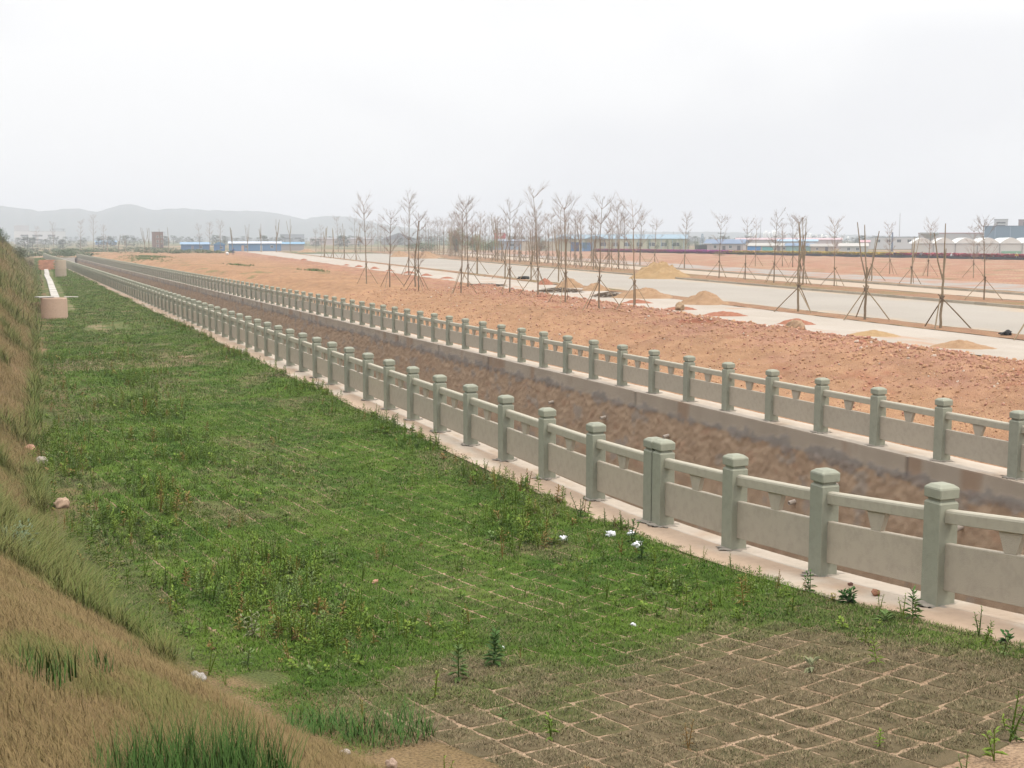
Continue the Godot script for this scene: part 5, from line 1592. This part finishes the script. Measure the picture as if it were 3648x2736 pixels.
	pole("tallest pale mast standing left of the greenhouse", "mast", 446.0, 539.0, 18.0, 0.3, "plain", Color(0.42, 0.42, 0.44))
	pole("dark slim chimney behind the flower field, left of the greenhouse", "chimney", 285.0, 348.0, 6.9, 0.42, "plain", Color(0.13, 0.17, 0.24))
	pole("tapering blue-grey lattice tower behind the open stall", "tower", 309.0, 515.0, 7.0, 0.42, "lattice", Color(0.22, 0.30, 0.38))
	pole("twin-headed lamp mast above the cream barracks", "lamp mast", 288.0, 526.0, 11.0, 0.16, "lamp", Color(0.33, 0.33, 0.35))
	pole("thin lamp mast right of the barracks' roof end", "lamp mast", 247.0, 434.0, 7.6, 0.12, "plain", Color(0.33, 0.33, 0.35))
	pole("short lattice mast above the barracks' right end", "mast", 255.0, 436.0, 8.0, 0.12, "lattice", Color(0.30, 0.33, 0.38))
	pole("dark utility pole with a cross arm behind the pink shed", "utility pole", 238.0, 384.0, 7.2, 0.14, "cross", Color(0.12, 0.12, 0.13))
	pole("short pole between the lattice tower and the pink shed", "pole", 262.0, 425.0, 5.6, 0.13, "plain", Color(0.25, 0.25, 0.26))
	build_flowers()

func build_greenhouse() -> void:
	var a := facing(189.0, 203.0) + 0.08
	var root := base("greenhouse", Vector3(190.0, 0.95, -204.0), a)
	tag(root, "long pale plastic-sheeted greenhouse with a row of arched bays", "greenhouse")
	for i in 9:
		var x := -11.5 + i * 4.4
		var s := Shape.new()
		s.col = Color(0.60, 0.60, 0.575)
		var arc := []
		for k in 9:
			var u := k / 8.0 * 2.0 - 1.0
			arc.append(Vector3(x + u * 2.2, 2.9 + 1.25 * (1.0 - absf(pow(u, 2.0)) * 0.75 - 0.25 * absf(u)), 0))
		for k in 8:
			s.quad(arc[k] + Vector3(0, 0, -26), arc[k + 1] + Vector3(0, 0, -26), arc[k + 1], arc[k])
			s.quad(Vector3(arc[k].x, 2.9, 0), arc[k], arc[k + 1], Vector3(arc[k + 1].x, 2.9, 0))
		put("arched_roof", s.mesh(M.sheet), root)
		s = Shape.new()
		s.col = Color(0.52, 0.525, 0.50)
		s.box(Vector3(x, 1.45, -0.1), Vector3(4.36, 2.9, 0.06))
		put("sheet_wall", s.mesh(M.sheet), root)
		s = Shape.new()
		s.col = Color(0.20, 0.21, 0.21)
		s.tube([Vector3(x - 2.2, 0, 0.05), Vector3(x - 2.2, 2.95, 0.05)], [0.06, 0.06], 6)
		put("post", s.mesh(M.sheet), root)
		s = Shape.new()
		s.col = Color(0.42, 0.43, 0.42)
		s.tube([Vector3(x - 2.2, 2.9, 0.06), Vector3(x + 2.2, 2.9, 0.06)], [0.05, 0.05], 5)
		put("gutter", s.mesh(M.sheet), root)
		if i in [4, 6, 7]:
			s = Shape.new()
			s.col = Color(0.20, 0.36, 0.26)
			s.box(Vector3(x + 0.1, 0.75, 0.02), Vector3(3.9, 1.1, 0.05))
			put("green_netting", s.mesh(M.sheet), root)

func bed_front(t: float) -> float: return 157.0 + 0.063 * t

func build_flowers() -> void:
	var r := RandomNumberGenerator.new()
	r.seed = 61
	var bloom := Shape.new()
	for i in 14:
		var a := r.randf() * TAU
		var k := r.randf_range(0.8, 1.2)
		bloom.col = Color(k, k, k)
		leaf_to(bloom, Vector3(cos(a), 0, sin(a)) * 0.25 * r.randf() + Vector3(0, 0.15 + 0.25 * r.randf(), 0), Vector3(cos(a), 0.7, sin(a)).normalized(), 0.32, 0.22, 0.3)
	bloom.col = Color(0.35, 0.7, 0.25)
	for i in 6:
		var a := r.randf() * TAU
		leaf_to(bloom, Vector3.ZERO, Vector3(cos(a), 1.0, sin(a)).normalized(), 0.4, 0.12, 0.2)
	var m := bloom.mesh(M.leaf)
	var parts := [["flower_bed", "strip of crimson flowers before the greenhouse", 150.0, 212.0, Color(0.36, 0.04, 0.08), Color(0.30, 0.10, 0.10)], ["flower_bed", "strip of yellow and orange flowers before the shacks", 206.0, 282.0, Color(0.50, 0.29, 0.03), Color(0.30, 0.28, 0.06)], ["flower_bed", "strip of magenta flowers before the pink shed", 278.0, 318.0, Color(0.42, 0.03, 0.20), Color(0.26, 0.03, 0.25)], ["flower_bed", "thin strip of dark red flowers before the cream barracks", 316.0, 372.0, Color(0.30, 0.04, 0.07), Color(0.24, 0.05, 0.12)]]
	for q in parts:
		var pl := []
		var cl := []
		for i in int((q[3] - q[2]) * 30.0):
			var t: float = lerpf(q[2], q[3], r.randf())
			var x: float = bed_front(t) + 1.2 + 9.0 * pow(r.randf(), 1.5)
			pl.append(spot(x, 0.94, t, 1.7, r))
			cl.append(mixc(q[4], q[5], r.randf()))
		many(q[0], m, pl, cl, self, q[1], "flowers")
	var fence := base("plastic_sheet_fence", Vector3(bed_front(150.0), 0.92, -150.0))
	tag(fence, "low black plastic sheet fence along the front of the flower field", "sheet fence")
	for i in 38:
		var t := 150.0 + i * 3.0
		var s := Shape.new()
		s.col = Color(0.035, 0.032, 0.038)
		var x := bed_front(t) - bed_front(150.0)
		var h := r.randf_range(0.44, 0.56)
		s.box(Vector3(x + 0.09, h * 0.5, 150.0 - t - 1.5), Vector3(0.05, h, 2.97))
		put("sheet", s.mesh(M.sheet), fence)
		s = Shape.new()
		s.col = Color(0.5, 0.48, 0.45)
		s.tube([Vector3(x, 0, 150.0 - t), Vector3(x, 0.75, 150.0 - t)], [0.03, 0.03], 5)
		put("stake", s.mesh(M.plain), fence)


# ---------------------------------------------------------------- people: one surface round a skeleton
func person_mesh(bones: Array, cell: float) -> Shape:   # bones: [from, to, radius, radius, colour]
	var lo := Vector3.INF
	var hi := -Vector3.INF
	for b in bones:
		for k in 2:
			lo = lo.min(b[k] - Vector3.ONE * (b[2 + k] + cell * 2.0))
			hi = hi.max(b[k] + Vector3.ONE * (b[2 + k] + cell * 2.0))
	var n := Vector3i(((hi - lo) / cell).ceil()) + Vector3i.ONE
	var f := PackedFloat32Array()
	f.resize(n.x * n.y * n.z)
	var field := func(p: Vector3) -> float:
		var e := 0.0
		for b in bones:
			var d: Vector3 = b[1] - b[0]
			var u := clampf((p - b[0]).dot(d) / maxf(d.length_squared(), 0.00001), 0.0, 1.0)
			var q: float = p.distance_to(b[0] + d * u) - lerpf(b[2], b[3], u)
			e += exp(-q * 45.0)
		return -log(maxf(e, 1e-30)) / 45.0
	for i in n.x:
		for j in n.y:
			for k in n.z:
				f[(i * n.y + j) * n.z + k] = field.call(lo + Vector3(i, j, k) * cell)
	var s := Shape.new()
	var at := {}
	for i in n.x - 1:
		for j in n.y - 1:
			for k in n.z - 1:
				var sum := Vector3.ZERO
				var m := 0
				for e in [[0, 1], [0, 2], [0, 4], [1, 3], [1, 5], [2, 3], [2, 6], [3, 7], [4, 5], [4, 6], [5, 7], [6, 7]]:
					var a := Vector3i(i + (e[0] & 1), j + ((e[0] >> 1) & 1), k + (e[0] >> 2))
					var b := Vector3i(i + (e[1] & 1), j + ((e[1] >> 1) & 1), k + (e[1] >> 2))
					var fa := f[(a.x * n.y + a.y) * n.z + a.z]
					var fb := f[(b.x * n.y + b.y) * n.z + b.z]
					if (fa < 0.0) != (fb < 0.0):
						sum += Vector3(a).lerp(Vector3(b), fa / (fa - fb))
						m += 1
				if m == 0: continue
				var p := lo + sum / m * cell
				at[Vector3i(i, j, k)] = s.v.size()
				var best := INF
				var cc := Color.WHITE
				for b in bones:
					var d: Vector3 = b[1] - b[0]
					var u := clampf((p - b[0]).dot(d) / maxf(d.length_squared(), 0.00001), 0.0, 1.0)
					var q: float = p.distance_to(b[0] + d * u) - lerpf(b[2], b[3], u)
					if q < best:
						best = q
						cc = b[4]
				var g := Vector3(field.call(p + Vector3(0.01, 0, 0)) - field.call(p - Vector3(0.01, 0, 0)), field.call(p + Vector3(0, 0.01, 0)) - field.call(p - Vector3(0, 0.01, 0)), field.call(p + Vector3(0, 0, 0.01)) - field.call(p - Vector3(0, 0, 0.01)))
				s.v.append(p); s.n.append(g.normalized()); s.c.append(cc)
	for c in at:
		for ax in 3:
			var u := Vector3i.ZERO; u[(ax + 1) % 3] = 1
			var w := Vector3i.ZERO; w[(ax + 2) % 3] = 1
			var d := Vector3i.ZERO; d[ax] = 1
			if c[(ax + 1) % 3] == 0 or c[(ax + 2) % 3] == 0: continue
			var e: Vector3i = c + d
			var fa := f[(c.x * n.y + c.y) * n.z + c.z]
			var fb := f[(e.x * n.y + e.y) * n.z + e.z]
			if (fa < 0.0) == (fb < 0.0): continue
			if not (at.has(c - u) and at.has(c - w) and at.has(c - u - w)): continue
			var q := [at[c], at[c - u], at[c - u - w], at[c - w]]
			if fa < 0.0: q.reverse()
			s.ix.append_array([q[0], q[1], q[2], q[0], q[2], q[3]])
	return s

func figure(crouch: float, bend: float, shirt: Color, legs: Color, hat: Color, arms_fwd: float) -> Shape:
	var skin := Color(0.36, 0.20, 0.13)
	var hair := hat
	var hip := Vector3(0, lerpf(0.92, 0.34, crouch), 0)
	var up := Vector3(0, cos(bend), sin(bend))
	var neck := hip + up * 0.52
	var head := neck + (up * 0.7 + Vector3(0, 0.3, 0.05)).normalized() * 0.19
	var b := [[hip, hip + up * 0.25, 0.15, 0.145, legs], [hip + up * 0.2, neck - up * 0.08, 0.15, 0.165, shirt], [neck - up * 0.1, neck + up * 0.05, 0.09, 0.055, skin], [head - Vector3(0, 0.05, -0.01), head + Vector3(0, 0.03, 0), 0.085, 0.095, skin], [head + Vector3(0, 0.07, -0.015), head + Vector3(0, 0.085, -0.02), 0.10, 0.095, hair], [head + Vector3(0, -0.02, 0.095), head + Vector3(0, -0.035, 0.105), 0.018, 0.016, skin]]
	for s in [-1.0, 1.0]:
		var knee := hip + Vector3(s * 0.12, lerpf(-0.44, 0.02, crouch), lerpf(0.03, 0.42, crouch) + 0.08 * s * (1.0 - crouch))
		var foot := Vector3(s * 0.12, 0.07, lerpf(0.0, 0.22, crouch) + 0.14 * s * (1.0 - crouch))
		b.append([hip + Vector3(s * 0.09, -0.03, 0), knee, 0.10, 0.065, legs])
		b.append([knee, foot, 0.062, 0.042, legs])
		b.append([foot + Vector3(0, -0.03, -0.03), foot + Vector3(0, -0.035, 0.16), 0.042, 0.035, Color(0.04, 0.04, 0.04)])
		var sh := neck - up * 0.07 + Vector3(s * 0.19, 0, 0)
		var el := sh + (Vector3(s * 0.25, -1.0 + arms_fwd * 0.4, arms_fwd)).normalized() * 0.28
		var ha := el + (Vector3(-s * 0.1, -0.9 + arms_fwd * 0.5, arms_fwd + 0.25)).normalized() * 0.25
		b.append([sh, el, 0.055, 0.045, shirt])
		b.append([el, ha, 0.043, 0.03, shirt])
		b.append([ha, ha + (ha - el).normalized() * 0.10, 0.034, 0.026, skin])
	return person_mesh(b, 0.045)

func build_people() -> void:
	var white := Color(0.65, 0.64, 0.60)
	var list := [
		[53.0, 318.0, 1.28, 0.0, 0.5, Color(0.03, 0.10, 0.30), Color(0.03, 0.04, 0.08), Color(0.02, 0.02, 0.02), 0.8, 0.6, "person in a blue jacket bending forward on the far dirt bank before the blue sheds"],
		[197.5, 193.0, 0.93, 0.0, 0.05, Color(0.12, 0.11, 0.12), Color(0.06, 0.06, 0.07), Color(0.02, 0.02, 0.02), 0.1, 0.2, "person in dark clothes standing before the greenhouse wall"],
		[172.6, 226.0, 0.94, 0.75, 0.8, Color(0.10, 0.10, 0.12), Color(0.05, 0.05, 0.06), white, 0.9, 0.4, "person in a white hat crouching over the flowers, leftmost worker"],
		[170.9, 208.0, 0.94, 0.6, 0.9, Color(0.06, 0.07, 0.10), Color(0.04, 0.04, 0.05), white, 0.9, -0.5, "person in dark clothes and white hat bending over the flowers"],
		[169.9, 199.0, 0.94, 0.5, 0.9, Color(0.16, 0.15, 0.16), Color(0.05, 0.05, 0.06), Color(0.03, 0.03, 0.03), 0.9, 1.2, "bareheaded person bending over the crimson flowers"],
		[169.2, 189.5, 0.94, 0.8, 0.7, Color(0.50, 0.52, 0.56), Color(0.05, 0.06, 0.09), white, 0.8, 0.2, "person in a white shirt and hat crouching among the flowers"],
		[168.3, 171.5, 0.94, 0.4, 1.0, Color(0.50, 0.30, 0.04), Color(0.05, 0.05, 0.05), white, 0.9, -0.8, "person in a yellow top bending low among the crimson flowers, rightmost worker"]]
	for q in list:
		var s := figure(q[3], q[4], q[5], q[6], q[7], q[8])
		var y: float = maxf(dirt_y(q[0], q[1]), q[2] - 0.3) if q[1] == 318.0 else q[2]
		tag(put("person", s.mesh(M.plain), self, Vector3(q[0], y, -q[1]), q[9]), q[10], "person")
	var bagm := lump(Vector3(0.7, 0.8, 0.6), 0.5, 401, Color(0.6, 0.6, 0.6), Color(0.7, 0.7, 0.7))
	tag(put("sack", bagm.mesh(M.plain), self, Vector3(51.6, dirt_y(51.6, 318.0) + 0.35, -318.0)), "white sack beside the bending person in blue", "sack")


# ---------------------------------------------------------------- the scene
func sky_image() -> ImageTexture:
	var w := 768
	var h := 384
	var im := Image.create(w, h, false, Image.FORMAT_RGBF)
	var f := FastNoiseLite.new()
	f.seed = 4
	f.frequency = 1.15
	f.fractal_octaves = 5
	for j in h:
		var el := PI * 0.5 - PI * (j + 0.5) / h
		for i in w:
			var az := TAU * (i + 0.5) / w
			var d := Vector3(cos(el) * sin(az), sin(el), cos(el) * cos(az))
			var k := f.get_noise_3d(d.x * 1.3, d.y * 3.4, d.z * 1.3)
			var cloud := smoothstep(0.0, 0.45, k)
			var v := 0.69 * (1.0 + 2.4 * pow(maxf(sin(el), 0.0), 2.0)) * (1.0 - 0.075 * cloud)   # an overcast sky is brighter overhead than at the horizon
			var c := Color(v * (1.0 - 0.022 * cloud), v * (1.0 - 0.018 * cloud), v)
			if el < 0.0: c = Color(0.42, 0.36, 0.30)
			im.set_pixel(i, j, c)
	return ImageTexture.create_from_image(im)

func _ready() -> void:
	# camera, sky, sun, air
	var cam := Camera3D.new()
	cam.name = "camera"
	cam.fov = 34.756
	cam.near = 0.05
	cam.far = 8000.0
	cam.position = Vector3(0, EYE, 0)
	cam.rotation = Vector3(deg_to_rad(-6.5975), deg_to_rad(-22.2064), 0)
	add_child(cam)
	var sun := DirectionalLight3D.new()
	sun.name = "sun"
	sun.light_energy = 0.42
	sun.light_color = Color(1.0, 0.95, 0.88)
	sun.light_angular_distance = 22.0
	sun.shadow_enabled = true
	sun.sky_mode = DirectionalLight3D.SKY_MODE_LIGHT_ONLY
	sun.look_at_from_position(Vector3(0.30, 0.85, 0.45) * 50.0, Vector3.ZERO)
	add_child(sun)
	var env := Environment.new()
	var sky := Sky.new()
	var pano := PanoramaSkyMaterial.new()
	pano.panorama = sky_image()
	sky.sky_material = pano
	env.background_mode = Environment.BG_SKY
	env.sky = sky
	env.tonemap_mode = Environment.TONE_MAPPER_LINEAR
	env.tonemap_exposure = 1.45
	env.fog_enabled = true
	env.fog_density = 0.0006
	env.fog_light_color = Color(0.96, 0.975, 1.0)
	env.sdfgi_enabled = true
	env.ssao_enabled = true
	env.ssil_enabled = true
	var we := WorldEnvironment.new()
	we.name = "environment"
	we.environment = env
	add_child(we)
	for q in [[na, 1, 0.05, 3], [nb, 2, 0.05, 3], [nc, 3, 0.05, 4]]:
		q[0].seed = q[1]; q[0].frequency = q[2]; q[0].fractal_octaves = q[3]
	nw.seed = 6; nw.frequency = 0.05; nw.noise_type = FastNoiseLite.TYPE_CELLULAR
	make_materials()
	build_ground()
	build_channel()
	build_railings()
	build_left_side()
	build_far()
	build_saplings()
	build_loose()
	build_sods()
	build_grass()
	build_people()
